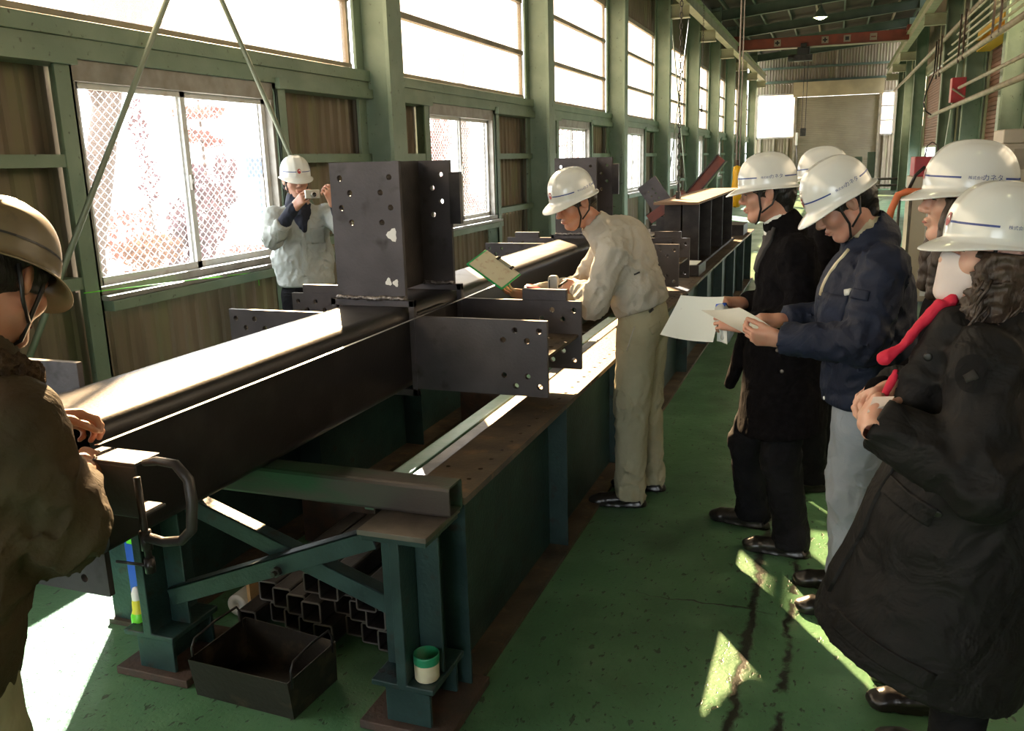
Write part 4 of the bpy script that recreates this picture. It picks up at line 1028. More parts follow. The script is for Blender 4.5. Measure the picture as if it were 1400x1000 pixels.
# ---------------------------------------------------------------- the people
A = lambda **k: {n: np.array(v, float) for n, v in k.items()}
defm('work_shirt', (.40, .38, .33), .8, col2=(.34, .325, .28), vscale=5, bump=(140, .12), spec=.2, wrinkle=.35)
defm('work_trousers', (.34, .32, .22), .8, col2=(.29, .27, .18), vscale=5, bump=(140, .12), spec=.2, wrinkle=.35)
defm('wool_black', (.0048, .0043, .0050), .9, col2=(.008, .0072, .0082), vscale=40, bump=(220, .25), spec=.04, wrinkle=.5)
defm('suit_black', (.008, .008, .0095), .75, col2=(.012, .012, .0135), vscale=8, bump=(150, .15), spec=.06, wrinkle=.5)
defm('navy_cloth', (.006, .010, .026), .7, col2=(.0095, .0155, .037), vscale=7, bump=(150, .15), spec=.3, wrinkle=.35)
defm('grey_trousers', (.30, .34, .40), .8, col2=(.24, .28, .33), vscale=5, bump=(140, .12), spec=.2, wrinkle=.35)
defm('parka', (.006, .0058, .006), .68, col2=(.0095, .009, .0092), vscale=7, bump=(120, .15), spec=.22, wrinkle=.5)
defm('canvas_brown', (.058, .039, .021), .85, col2=(.030, .021, .012), vscale=7, vfac=(.4, .7), col3=(.05, .045, .024), v3=(3, .45, .7), bump=(120, .25), spec=.2, wrinkle=.35)
defm('fur', (.05, .032, .02), .9, col2=(.09, .06, .035), vscale=60, bump=(120, 1, .02), spec=.1)
defm('grey_jacket', (.40, .42, .40), .75, col2=(.33, .35, .33), vscale=5, bump=(130, .12), spec=.25, wrinkle=.35)
defm('shoe_black', (.014, .012, .011), .3, bump=(60, .1))
defm('scarf_red', (.55, .012, .045), .75, bump=(150, .15))
defm('mask_white', (.66, .58, .56), .8, bump=(100, .1))
defm('knit_navy', (.012, .015, .03), .9, bump=(150, .3))
defm('grey_green', (.27, .26, .17), .85, col2=(.22, .21, .14), vscale=6, spec=.2, wrinkle=.35)

# --- worker in beige leaning over the bench
j = A(head=(-1.205, 4.18, 1.545), neck=(-1.09, 4.21, 1.42), shL=(-.965, 4.035, 1.315), shR=(-1.075, 4.41, 1.325), chest=(-.965, 4.22, 1.24), waist=(-.90, 4.22, 1.12), hip=(-.862, 4.22, .985), hem=(-.865, 4.22, 1.02),
      elL=(-1.055, 3.955, 1.075), wrL=(-1.165, 4.13, 1.13), elR=(-1.24, 4.42, 1.09), wrR=(-1.425, 4.12, 1.085), hipL=(-.875, 4.14, .93), hipR=(-.855, 4.31, .93), knL=(-.895, 4.11, .55), anL=(-.905, 4.13, .10), toeL=(-1.065, 4.10, 0), knR=(-.87, 4.33, .53), anR=(-.85, 4.38, .10), toeR=(-1.02, 4.37, 0))
t, Mh = make_person('man in white helmet and beige workwear leaning over the bench with a clipboard', (-.9, 4.22, 0), j, (-.60, -.68, -.40), skinm='skin_tan', helm_pitch=.12,
    hands=(('L', (-.9, .25, .05), (.15, -.85, .5), dict(curl=(1.1, 1.2, 1.2, 1.2), thumb=(.5, .9))), ('R', (-.75, -.35, .15), (.0, -.5, -.85), dict(curl=(.35, .4, .45, .5), thumb=(1.0, -.3)))))
def cm_extra(g, u): g.ell((-.93, 4.22, 1.26), (.12, .19, .16), .05).ell((-.985, 4.22, 1.365), (.135, .19, .115), .05)
g = jacket(j, hem_r=.125, hem_f=1.35, chest_r=.13, chest_f=1.5, belly=.135, arm=(.078, .068, .05), cut=(.38, 0, -1), fold=.010, seed=4, extra=cm_extra, collar=(.078, .075))
o = garment('jacket', t, MT['work_shirt'], g); tr_ = bvh(o)
patch('arm_badge', tr_, MT['navy_ink'], t, (0, 0, 1.75), (-1.148, 4.0, 1.228), (1, 0, .2), .03, .05, n=3)
patch('pocket_slit', tr_, MT['black'], t, (0, 0, 1.75), (-.85, 4.0, 1.223), (1, 0, .35), .03, .008, n=2)
w_ = trousers(j, MT['work_trousers'], t, r=(.105, .088, .074, .085), top=(-.872, 4.22, 1.05), hip_r=.122, hip_f=1.35, fold=.010, seed=9); tr_ = bvh(w_)
patch('back_pocket_flap', tr_, MT['work_trousers'], t, (0, 0, 1.75), (-.768, 4.05, .955), (1, 0, .3), .075, .035, off=.005); button(tr_, MT['black'], t, (0, 0, 1.75), (-.755, 4.05, .958), .007)
patch('belt_label', tr_, MT['black'], t, (0, 0, 1.75), (-.79, 4.05, 1.04), (1, 0, .35), .03, .013, n=2)
patch('side_pocket', tr_, MT['work_shirt'], t, (0, 0, 1.75), (-.889, 4.05, .90), (.3, 0, 1), .13, .004, n=4, off=.004)
def loop_belt(name, c, u, n_, ru, rw, h_, m, t, N=28):
    c = np.array(c); u = nrm(u); n_ = nrm(n_); v = np.cross(n_, u); mb = MB(); pts = []
    for i in range(N):
        a = 2 * PI * i / N
        for q in (-h_ / 2, h_ / 2): pts.append(tuple(c + u * ru * math.cos(a) + v * rw * math.sin(a) + n_ * q))
    mb.add(pts, [(2 * i, 2 * ((i + 1) % N), 2 * ((i + 1) % N) + 1, 2 * i + 1) for i in range(N)]); return obj(name, mb, m, t, smooth=True)
shoes(j, t, MT['shoe_black'])
# what he holds
cb = thing('clipboard', 'green edged clipboard with a printed sheet held over the column', 'clipboard', (-1.56, 4.05, 1.2))
TL, TR, BL = Vector((-1.66, 4.12, 1.313)), Vector((-1.458, 4.08, 1.194)), Vector((-1.67, 4.0, 1.23)); BL = TL + (BL - TL) * 1.0
M = frame(TL, TR - TL, BL - TL); W_, H_ = (TR - TL).length, (BL - TL).length
if (M.to_3x3() @ Vector((0, 0, 1))).y > 0: sgz = -1
else: sgz = 1
obj('board', MB().box(0, W_, 0, H_, -.003, .003, M), MT['paint_board'] if 'paint_board' in MT else defm('paint_board', (.02, .42, .13), .4), cb, bevel=.001)
obj('sheet', MB().box(.010, W_ - .008, .0, H_ - .008, *sorted((sgz * .0031, sgz * .005)), M), defm('print_sheet', (.62, .60, .44), .8, col2=(.50, .40, .28), vscale=34, vfac=(.55, .7), stretch=(1, 1, 1)), cb)
obj('clip', MB().box(W_ * .32, W_ * .80, -.004, .012, *sorted((sgz * .005, sgz * .012)), M), MT['chrome'], cb, bevel=.002)
for q in (.36, .74): obj('clip_lever', MB().box(W_ * q, W_ * q + .014, -.006, .018, *sorted((sgz * .012, sgz * .017)), M), MT['black'], cb, bevel=.001)
pn = thing('marker_pen', 'black and chrome marker pen between the fingers of the leaning worker', 'pen', (-1.22, 4.02, 1.15))
obj('barrel', MB().tube([(-1.20, 4.03, 1.178), (-1.245, 4.0, 1.145)], .0055, 10), MT['black'], pn, smooth=True); obj('tip', MB().tube([(-1.245, 4.0, 1.145), (-1.258, 3.992, 1.136)], [.0045, .002], 10), MT['chrome'], pn)
obj('clip', MB().tube([(-1.207, 4.022, 1.182), (-1.232, 4.004, 1.164)], .002, 6), MT['chrome'], pn)
gd = thing('tape_reel', 'grey upright handheld gauge standing by the worker on the bracket', 'gauge', (-1.265, 4.0, .96))
me = rsq(-1.285, -1.237, 1.02, 1.205, .016); mb = MB().prism(me, 3.985, 4.015); o = obj('gauge_body', mb, defm('gauge_grey', (.42, .42, .40), .5), gd, bevel=.003); o['label'] = 'pale grey rounded casing'
obj('gauge_slot', MB().box(-1.279, -1.274, 3.983, 3.986, 1.13, 1.185), MT['black'], gd)
gd.name = 'gauge'
tc_ = thing('tape_case', 'red and white tape measure case behind the clipboard corner', 'tape', (-1.40, 4.1, 1.1))
M = Matrix.Translation((-1.40, 4.10, 1.118)) @ Matrix.Rotation(.35, 4, 'Y')
obj('case_body', MB().lathe([(0, -.014), (.040, -.014), (.043, -.010), (.043, .010), (.040, .014), (0, .014)], 20, M), MT['red_paint'], tc_, smooth=True)
obj('case_rim', MB().lathe([(.0432, -.005), (.047, -.004), (.047, .004), (.0432, .005)], 20, M), MT['white'], tc_, smooth=True)

# --- man in the black wool coat reading a drawing
j = A(head=(-.268, 3.90, 1.59), neck=(-.195, 3.91, 1.45), shL=(-.13, 3.725, 1.36), shR=(-.19, 4.09, 1.36), chest=(-.17, 3.9, 1.26), waist=(-.17, 3.9, 1.06), hip=(-.165, 3.9, .90), hem=(-.165, 3.9, .555),
      elL=(-.085, 3.655, 1.075), wrL=(-.335, 3.70, 1.055), elR=(-.20, 4.14, 1.09), wrR=(-.36, 3.98, 1.10), hipL=(-.15, 3.81, .88), hipR=(-.19, 3.98, .88), knL=(-.155, 3.76, .45), anL=(-.095, 3.775, .10), toeL=(-.285, 3.79, 0), knR=(-.32, 4.0, .44), anR=(-.285, 4.05, .095), toeR=(-.49, 4.09, 0))
t, Mh = make_person('man in long black wool coat and glasses holding up a drawing sheet', (-.17, 3.9, 0), j, (-.985, -.06, -.12), helm_pitch=.06,
    hands=(('L', (-.95, .25, .1), (.1, -.8, .5), dict(curl=(.6, .7, .8, .8), thumb=(.6, .5))), ('R', (-.8, -.55, .15), (-.1, -.4, .9), dict(curl=(.5, .6, .7, .8), thumb=(.7, .3)))))
def co_extra(g, u):
    g.cone((-.33, 4.02, .98), (-.41, 4.05, .70), .045, .028, .05, u, 1.3).cone((-.17, 3.9, .9), (-.165, 3.9, .56), .15, .185, .05, u, 1.25)
g = jacket(j, hem_r=.175, hem_f=1.3, chest_r=.125, chest_f=1.5, belly=.14, arm=(.074, .066, .052), fold=.008, seed=12, extra=co_extra, cut=(.12, 0, -1), freq=36, collar=(.085, .078))
o = garment('coat', t, MT['wool_black'], g); tr_ = bvh(o)
patch('lapel', tr_, defm('lapel_grey', (.035, .032, .033), .9, bump=(200, .3)), t, (0, 0, 1.75), (-.255, 3.7, 1.375), (.55, 0, .8), .20, .085, off=.012, n=8)
for to in ((-.165, 3.7, .86), (-.187, 3.7, .95)): button(tr_, MT['bare_bar'], t, (0, 0, 1.75), to, .008)
link('shirt_collar', np_mesh('c', [Sdf((-.4, 3.7, 1.3), (0, 4.1, 1.6), .0042).cone((-.205, 3.91, 1.43), (-.215, 3.91, 1.482), .072, .064, .004).cone((-.21, 3.91, 1.46), (-.22, 3.91, 1.53), .056, .06, .002, sub=True).mesh()]), MT['paper'], t)
trousers(j, MT['suit_black'], t, r=(.10, .085, .075, .085), fold=.007, seed=15)
shoes(j, t, MT['shoe_black'])
M = Matrix(Mh.tolist()); gl = MB()
for s in (1, -1):
    gl.tube([M @ Vector((s * .032 + .023 * math.cos(a), .103 - .10 * abs(s * .032 + .023 * math.cos(a)) ** 1.3, .003 + .017 * math.sin(a))) for a in [2 * PI * k / 14 for k in range(15)]], .0014, 5, False)
    gl.tube([M @ Vector((s * .055, .098, .008)), M @ Vector((s * .076, .07, .010)), M @ Vector((s * .082, -.005, .012))], .0013, 5)
gl.tube([M @ Vector((-.009, .103, .006)), M @ Vector((.009, .103, .006))], .0014, 5)
obj('glasses', gl, MT['pipe_tan'], t)
def sheet(name, corners, m, sag=.01, n=8, label=None, seed=0):
    a, b, c, d = [Vector(p) for p in corners]; nn = (b - a).cross(d - a).normalized(); mb = MB(); vs = []
    for lay in (.0004, -.0004):
        for i in range(n + 1):
            for k in range(n + 1):
                u, v = i / n, k / n; p = a.lerp(b, u).lerp(d.lerp(c, u), v); p += nn * (sag * math.sin(PI * u) * (.4 + v) + sag * .6 * math.sin(2.3 * v + seed + u * 2) + lay); vs.append(p)
    N = (n + 1) ** 2; fs = []
    for i in range(n):
        for k in range(n): q = i * (n + 1) + k; fs += [(q, q + n + 1, q + n + 2, q + 1), (N + q, N + q + 1, N + q + n + 2, N + q + n + 1)]
    mb.add(vs, fs); return tag(obj(name, mb, m, smooth=True), label, 'paper')
defm('drawing', (.70, .74, .70), .8, col2=(.55, .58, .56), vscale=26, vfac=(.66, .72), spec=.2)
sheet('drawing_sheet', [(-.613, 3.82, 1.153), (-.425, 3.80, 1.158), (-.452, 3.70, .969), (-.683, 3.70, .998)], MT['drawing'], .012, label='large pale drawing sheet held out by the man in the wool coat')
gv = thing('work_gloves', 'pair of grey cotton gloves with yellow and blue cuffs held under the drawing', 'gloves', (-.42, 3.8, 1.0))
g_ = Sdf((-.6, 3.6, .85), (-.25, 3.95, 1.2), .006); g_.cone((-.43, 3.79, 1.095), (-.40, 3.76, 1.04), .03, .035, .02).cone((-.40, 3.76, 1.04), (-.405, 3.75, .985), .034, .026, .02).folds(.003, 60, 2)
link('glove_fabric', np_mesh('g', [g_.mesh()]), defm('cotton_grey', (.42, .44, .42), .9), gv)
obj('yellow_cuff', MB().tube([(-.455, 3.80, 1.088), (-.41, 3.79, 1.094)], .020, 10), MT['yellow'], gv, smooth=True); obj('blue_cuff', MB().tube([(-.452, 3.80, 1.107), (-.412, 3.79, 1.113)], .018, 10), MT['blue'], gv, smooth=True)
sheet('folded_paper', [(-.445, 3.745, 1.03), (-.40, 3.70, 1.03), (-.39, 3.70, .965), (-.445, 3.745, .968)], MT['paper'], .006, label='folded white paper sticking out below the grey gloves')

# --- man in the navy work jacket with papers
j = A(head=(.03, 3.355, 1.572), neck=(.125, 3.40, 1.455), shL=(.175, 3.20, 1.365), shR=(.115, 3.60, 1.365), chest=(.155, 3.40, 1.26), waist=(.16, 3.4, 1.07), hip=(.155, 3.4, .93), hem=(.150, 3.4, .835),
      elL=(.125, 3.10, 1.115), wrL=(-.155, 3.185, 1.105), elR=(.09, 3.60, 1.12), wrR=(-.16, 3.47, 1.12), hipL=(.155, 3.31, .88), hipR=(.145, 3.49, .88), knL=(.13, 3.29, .48), anL=(.155, 3.30, .10), toeL=(-.04, 3.28, 0), knR=(.12, 3.50, .48), anR=(.14, 3.51, .10), toeR=(-.06, 3.51, 0))
t, Mh = make_person('man in navy work jacket and grey trousers looking down at papers', (.14, 3.4, 0), j, (-.79, -.22, -.56), helm_pitch=.08,
    hands=(('L', (-.97, .05, .0), (.1, -.75, -.55), dict(curl=(.75, .8, .85, .9), thumb=(.35, .2), base=.35)), ('R', (-.9, -.3, .1), (0, -.2, .9), dict(curl=(.7, .7, .8, .8)))))
g = jacket(j, hem_r=.155, hem_f=1.32, chest_r=.13, chest_f=1.55, belly=.15, arm=(.084, .076, .058), fold=.010, seed=21, extra=lambda g, u: g.ell((.10, 3.39, 1.2), (.145, .2, .22), .05), collar=(.096, .092), sh_r=.07)
o = garment('jacket', t, MT['navy_cloth'], g); tr_ = bvh(o)
patch('arm_flap', tr_, MT['navy_cloth'], t, (0, 0, 1.75), (.097, 3.1, 1.285), (1, 0, -.12), .075, .035, off=.007)
patch('reflective_strip', tr_, defm('strip_grey', (.5, .52, .5), .4), t, (0, 0, 1.75), (.062, 3.1, 1.291), (1, 0, -.1), .030, .022, off=.004, n=3)
button(tr_, MT['white'], t, (0, 0, 1.75), (.095, 3.1, 1.288), .0075); button(tr_, MT['cream'], t, (0, 0, 1.75), (-.165, 3.15, 1.09), .007); button(tr_, MT['white'], t, (0, 0, 1.75), (.008, 3.35, .85), .007)
patch('chest_pocket', tr_, MT['navy_cloth'], t, (0, 0, 1.75), (.015, 3.2, 1.19), (.8, -.5, 0), .13, .16, off=.005)
link('collar_lining', np_mesh('c', [Sdf((-.15, 3.2, 1.25), (.35, 3.6, 1.65), .006).cone((.122, 3.40, 1.445), (.112, 3.397, 1.488), .076, .074, .004).cone((.12, 3.40, 1.46), (.09, 3.39, 1.56), .062, .066, .002, sub=True).mesh()]), MT['cream'], t)
patch('front_lining', tr_, MT['cream'], t, (0, 0, 1.75), (.005, 3.3, 1.333), (.15, .1, -1), .20, .012, off=.006, n=6)
trousers(j, MT['grey_trousers'], t, r=(.105, .088, .078, .085), fold=.008, seed=25); shoes(j, t, MT['shoe_black'])
sheet('folded_sheets', [(-.475, 3.46, 1.158), (-.33, 3.50, 1.155), (-.18, 3.35, 1.105), (-.235, 3.20, 1.085)], MT['paper'], .012, label='pair of white sheets pinched in the hand of the navy jacket', seed=2)

# --- man mostly hidden behind, in black
j = A(head=(-.055, 4.64, 1.612), neck=(-.03, 4.66, 1.49), shL=(-.01, 4.47, 1.40), shR=(-.03, 4.85, 1.40), chest=(-.02, 4.66, 1.3), waist=(-.02, 4.66, 1.1), hip=(-.02, 4.66, .95), hem=(-.02, 4.66, .62), elL=(0, 4.40, 1.14), wrL=(-.10, 4.40, .92), elR=(-.02, 4.93, 1.14), wrR=(-.10, 4.93, .92),
      hipL=(-.03, 4.58, .9), hipR=(-.02, 4.74, .9), knL=(-.05, 4.57, .5), anL=(-.03, 4.60, .1), toeL=(-.16, 4.55, 0), knR=(-.0, 4.74, .5), anR=(.02, 4.76, .1), toeR=(-.10, 4.74, 0))
t, Mh = make_person('person in white helmet mostly hidden behind the man in the wool coat', (-.02, 4.66, 0), j, (-.97, .2, -.1), hands=(('L', (-.3, 0, -1), (0, -1, 0), {}), ('R', (-.3, 0, -1), (0, 1, 0), {})))
garment('coat', t, MT['wool_black'], jacket(j, hem_r=.15, fold=.007, seed=31, h=.012)); trousers(j, MT['suit_black'], t, r=(.09, .08, .07, .075), seed=32, h=.011); shoes(j, t, MT['shoe_black'])

# --- woman in the long black parka
j = A(head=(.365, 2.33, 1.505), neck=(.385, 2.34, 1.37), shL=(.350, 2.165, 1.275), shR=(.36, 2.50, 1.285), chest=(.375, 2.33, 1.17), waist=(.37, 2.33, 1.0), hip=(.355, 2.33, .85), hem=(.26, 2.33, .445),
      elL=(.345, 2.055, 1.03), wrL=(.112, 2.105, 1.138), elR=(.33, 2.53, 1.05), wrR=(.16, 2.30, 1.165), hipL=(.385, 2.26, .82), hipR=(.385, 2.42, .82), knL=(.39, 2.29, .46), anL=(.385, 2.31, .10), toeL=(.20, 2.36, 0), knR=(.40, 2.44, .46), anR=(.41, 2.47, .10), toeR=(.24, 2.52, 0))
t, Mh = make_person('woman in long black parka with red scarf and white face mask', (.37, 2.36, 0), j, (-.95, -.22, .10), skinm='skin_fair', fem=True, hair=False,
    hands=(('L', (.0, .97, .15), (-.8, -.1, .6), dict(curl=(.9, 1.0, 1.0, 1.0), thumb=(.5, .6))), ('R', (-.62, -.70, -.05), (-.45, .3, .85), dict(curl=(.6, .7, .8, .9), thumb=(.5, .5), spread=.07))))
def fw_extra(g, u):
    g.chain([(.375, 2.33, 1.0), (.335, 2.33, .8), (.29, 2.33, .56), (.265, 2.33, .40)], [.165, .19, .235, .265], .05, u, [1.3, 1.2, 1.05, .98])
    g.cone((.42, 2.33, 1.34), (.47, 2.33, 1.26), .085, .07, .04, u, 1.7)                       # hood lying on the back
    g.cone((.33, 2.31, 1.35), (.245, 2.26, 1.20), .055, .05, .03, u, 1.6).chain([(.285, 2.245, 1.35), (.215, 2.225, 1.22), (.185, 2.235, 1.08)], [.042, .045, .06], .02)                       # stand-up collar front
g = jacket(j, hem_r=.265, hem_f=.98, chest_r=.135, chest_f=1.5, belly=.16, arm=(.086, .084, .066), fold=.009, seed=41, extra=fw_extra, cut=(-.30, .0, -1), freq=30, collar=(.095, .088), sh_r=.075)
o = garment('parka', t, MT['parka'], g); tr_ = bvh(o)
patch('pocket_flap', tr_, MT['parka'], t, (0, 0, 1.75), (.201, 2.1, .95), (1, -.2, -.30), .17, .05, off=.009, n=8); button(tr_, MT['black'], t, (0, 0, 1.75), (.268, 2.1, .923), .011)
button(tr_, MT['black'], t, (0, 0, 1.75), (.219, 2.1, 1.297), .010)
patch('sleeve_badge', tr_, defm('badge_black', (.0075, .0072, .0078), .8, spec=.12), t, (0, 0, 1.75), (.305, 2.05, 1.274), (1, 0, 0), .075, .085, off=.005, rnd=True)
patch('badge_mark', tr_, defm('badge_grey', (.022, .021, .02), .7, spec=.2), t, (0, 0, 1.75), (.303, 2.05, 1.268), (1, 0, .5), .026, .022, off=.008, n=3)
patch('front_placket', tr_, MT['parka'], t, (0, 0, 1.75), (.125, 2.2, .88), (.35, 0, 1.0), .50, .05, off=.009, n=12)
patch('hem_band', tr_, MT['parka'], t, (0, 0, 1.75), (.160, 2.1, .545), (1, 0, -.3), .30, .05, off=.006, n=10)
trousers(j, MT['suit_black'], t, r=(.10, .078, .062, .062), seed=44, fold=.006); shoes(j, t, MT['shoe_black'])
hg = Sdf((-.17, -.20, -.24), (.17, .14, .16), .006)
hg.ell((0, -.03, .02), (.098, .105, .09), .02).ell((0, -.07, -.09), (.115, .085, .11), .04)
for s in (1, -1): hg.ell((s * .085, -.005, -.06), (.045, .075, .115), .03).ell((s * .09, .02, -.13), (.035, .055, .06), .03)
hg.ell((0, .085, -.04), (.062, .085, .10), .012, sub=True).curl(.0075, 95, 3).half((0, 0, .010), (0, 0, 1))
link('hair', np_mesh('hair', [hg.mesh(Mh)]), MT['hair_brown'], t)
cu = MB(); rs = random.Random(3); M = Matrix(Mh.tolist())
for i in range(110):
    s = rs.choice((1, -1)); a = rs.uniform(-.9, 1.9); p = Vector((s * (.085 + .03 * math.sin(a)), -.02 + .085 * math.cos(a), rs.uniform(-.075, -.045))); ph = rs.uniform(0, 6); L_ = rs.uniform(.12, .21)
    p.x = s * (.082 + rs.uniform(0, .035)); p.y = rs.uniform(-.13, .075)
    pts = [M @ (p + Vector((.011 * math.sin(ph + 9 * q) + s * .02 * q, .011 * math.cos(ph + 8 * q), -L_ * q))) for q in [k / 9 for k in range(10)]]
    cu.tube(pts, [.0045 * (1 - .5 * k / 9) for k in range(10)], 5)
tag(obj('curls', cu, MT['hair_brown'], t, smooth=True), kind='stuff')
mg = Sdf((-.09, .0, -.17), (.09, .17, .06), .0045); mg.ell((0, .022, -.03), (.066, .077, .093), .01).cone((0, .102, -.016), (0, .094, -.095), .015, .026, .035).ell((0, .066, -.100), (.033, .031, .027), .03).half((0, .028, 0), (0, -1, 0)).half((0, .10, -.002), (0, -.30, 1)).half((0, .05, -.128), (0, .1, -1))
link('face_mask', np_mesh('mask', [mg.mesh(Mh)]), MT['mask_white'], t)
sg_ = Sdf((.0, 2.0, 1.0), (.55, 2.6, 1.5), .006)
sg_.chain([(.28, 2.285, 1.40), (.238, 2.268, 1.365), (.192, 2.255, 1.305), (.168, 2.25, 1.275)], [.017, .010, .007, .007], .012, (.3, 1, 0), [1.8, 2.2, 2.4, 2.2]).cone((.178, 2.235, 1.295), (.137, 2.225, 1.262), .006, .017, .008, (.3, 1, 0), 1.4).cone((.252, 2.27, 1.388), (.212, 2.253, 1.342), .016, .011, .005, (.3, 1, 0), 1.5).cone((.205, 2.25, 1.335), (.180, 2.242, 1.298), .012, .008, .004, (.3, 1, 0), 1.6).cone((.165, 2.225, 1.225), (.135, 2.20, 1.165), .010, .009, .012).folds(.0025, 70, 5)
link('scarf', np_mesh('scarf', [sg_.mesh()]), MT['scarf_red'], t)
link('cuff_rib', np_mesh('k', [Sdf((0, 2.1, 1.0), (.3, 2.6, 1.3), .006).cone((.165, 2.35, 1.15), (.14, 2.325, 1.152), .043, .040, .004).mesh()]), MT['wool_black'], t)
tag(obj('tissue', MB().add([(.10, 2.09, 1.16), (.145, 2.11, 1.178), (.16, 2.14, 1.19), (.115, 2.16, 1.18), (.13, 2.10, 1.14)], [(0, 1, 2, 3), (0, 4, 1)]), MT['mask_white']), 'small pinkish tissue in the hands of the woman in the parka', 'tissue')

# --- second woman, seen past the first
j = A(head=(.352, 2.78, 1.605), neck=(.39, 2.79, 1.47), shL=(.40, 2.64, 1.37), shR=(.37, 2.95, 1.37), chest=(.395, 2.79, 1.27), waist=(.39, 2.79, 1.08), hip=(.39, 2.79, .94), hem=(.38, 2.79, .55), elL=(.41, 2.66, 1.12), wrL=(.26, 2.68, 1.02), elR=(.37, 3.02, 1.12), wrR=(.22, 2.95, 1.02),
      hipL=(.39, 2.72, .9), hipR=(.39, 2.87, .9), knL=(.39, 2.72, .48), anL=(.40, 2.74, .1), toeL=(.23, 2.72, 0), knR=(.39, 2.88, .48), anR=(.41, 2.89, .1), toeR=(.24, 2.88, 0))
t, Mh = make_person('woman with long brown hair in white helmet behind the parka woman', (.39, 2.79, 0), j, (-.985, -.05, .06), skinm='skin_fair', fem=True, hair=False, hands=(('L', (-.9, .3, -.2), (0, -.5, .8), {}), ('R', (-.9, -.3, -.2), (0, .5, .8), {})))
garment('coat', t, MT['wool_black'], jacket(j, hem_r=.17, fold=.007, seed=51, h=.012, arm=(.065, .055, .045))); trousers(j, MT['suit_black'], t, r=(.085, .07, .058, .06), seed=52, h=.011); shoes(j, t, MT['shoe_black'])
hg = Sdf((-.16, -.18, -.30), (.16, .14, .16), .006); hg.ell((0, -.02, .03), (.088, .104, .09), .02).cone((0, -.06, .0), (0, -.07, -.2), .07, .07, .03, (1, 0, 0), 1.4)
for s in (1, -1): hg.chain([(s * .076, .048, .0), (s * .082, .045, -.06), (s * .085, .05, -.16), (s * .09, .06, -.25)], [.016, .026, .032, .026], .025)
hg.ell((0, .095, -.04), (.06, .075, .10), .01, sub=True).curl(.004, 75, 8).half((0, 0, .012), (0, 0, 1))
link('hair', np_mesh('hair', [hg.mesh(Mh)]), MT['hair_brown'], t)

# --- worker holding the tape at the near end, seen from behind
j = A(head=(-1.575, 1.27, 1.54), neck=(-1.575, 1.17, 1.40), shL=(-1.81, 1.16, 1.29), shR=(-1.45, 1.15, 1.285), chest=(-1.62, 1.12, 1.19), waist=(-1.66, 1.07, 1.02), hip=(-1.68, 1.05, .86), hem=(-1.69, 1.05, .73),
      elL=(-1.92, 1.27, 1.06), wrL=(-1.745, 1.455, 1.182), elR=(-1.43, 1.20, 1.055), wrR=(-1.585, 1.405, 1.085), hipL=(-1.77, 1.05, .84), hipR=(-1.60, 1.05, .84), knL=(-1.79, 1.10, .47), anL=(-1.80, 1.04, .10), toeL=(-1.83, 1.22, 0), knR=(-1.60, 1.09, .47), anR=(-1.58, 1.02, .10), toeR=(-1.57, 1.20, 0))
t, Mh = make_person('worker in stained brown jacket and dirty cream helmet holding the tape end', (-1.68, 1.08, 0), j, (-.16, .86, -.50), skinm='skin_tan', helm_mat=MT['helmet_dirty'], deco='black', 
    hands=(('L', (.45, .75, -.14), (-.55, .2, .8), dict(curl=(.7, .8, .9, 1.0), thumb=(.4, .5))), ('R', (-.35, .9, .05), (.5, .2, .75), dict(curl=(.8, .9, 1.0, 1.1), thumb=(.4, .5)))))
def lm_extra(g, u): g.ell((-1.62, 1.10, 1.14), (.21, .15, .22), .06).cone((-1.66, 1.06, .92), (-1.685, 1.05, .78), .16, .150, .03, u, 1.25)
j2 = dict(j); j2['wrR'] = j['elR'] + .78 * (j['wrR'] - j['elR']); j2['wrL'] = j['elL'] + .9 * (j['wrL'] - j['elL'])
g = jacket(j2, hem_r=.145, hem_f=1.25, chest_r=.135, chest_f=1.45, belly=.165, arm=(.095, .088, .062), fold=.012, seed=61, extra=lm_extra, cut=(0, 0, -1), freq=34, collar=(.10, .09), sh_r=.075)
garment('jacket', t, MT['canvas_brown'], g)
fg = Sdf((-1.8, .95, 1.25), (-1.3, 1.45, 1.6), .006); d = nrm(np.array((-1.545, 1.275, 1.535)) - np.array((-1.575, 1.17, 1.40)))
for i in range(20):
    a0, a1 = 2 * PI * i / 20, 2 * PI * (i + 1) / 20
    p = lambda a: (-1.572 + .098 * math.cos(a), 1.185 + .085 * math.sin(a), 1.385 - .035 * math.sin(a) * 1.2)
    fg.cone(p(a0), p(a1), .030, .030, .01)
fg.curl(.006, 170, 2)
link('fur_collar', np_mesh('fur', [fg.mesh()]), MT['fur'], t)
trousers(j, MT['grey_green'], t, r=(.11, .09, .075, .08), seed=64, fold=.009); shoes(j, t, MT['shoe_black'])

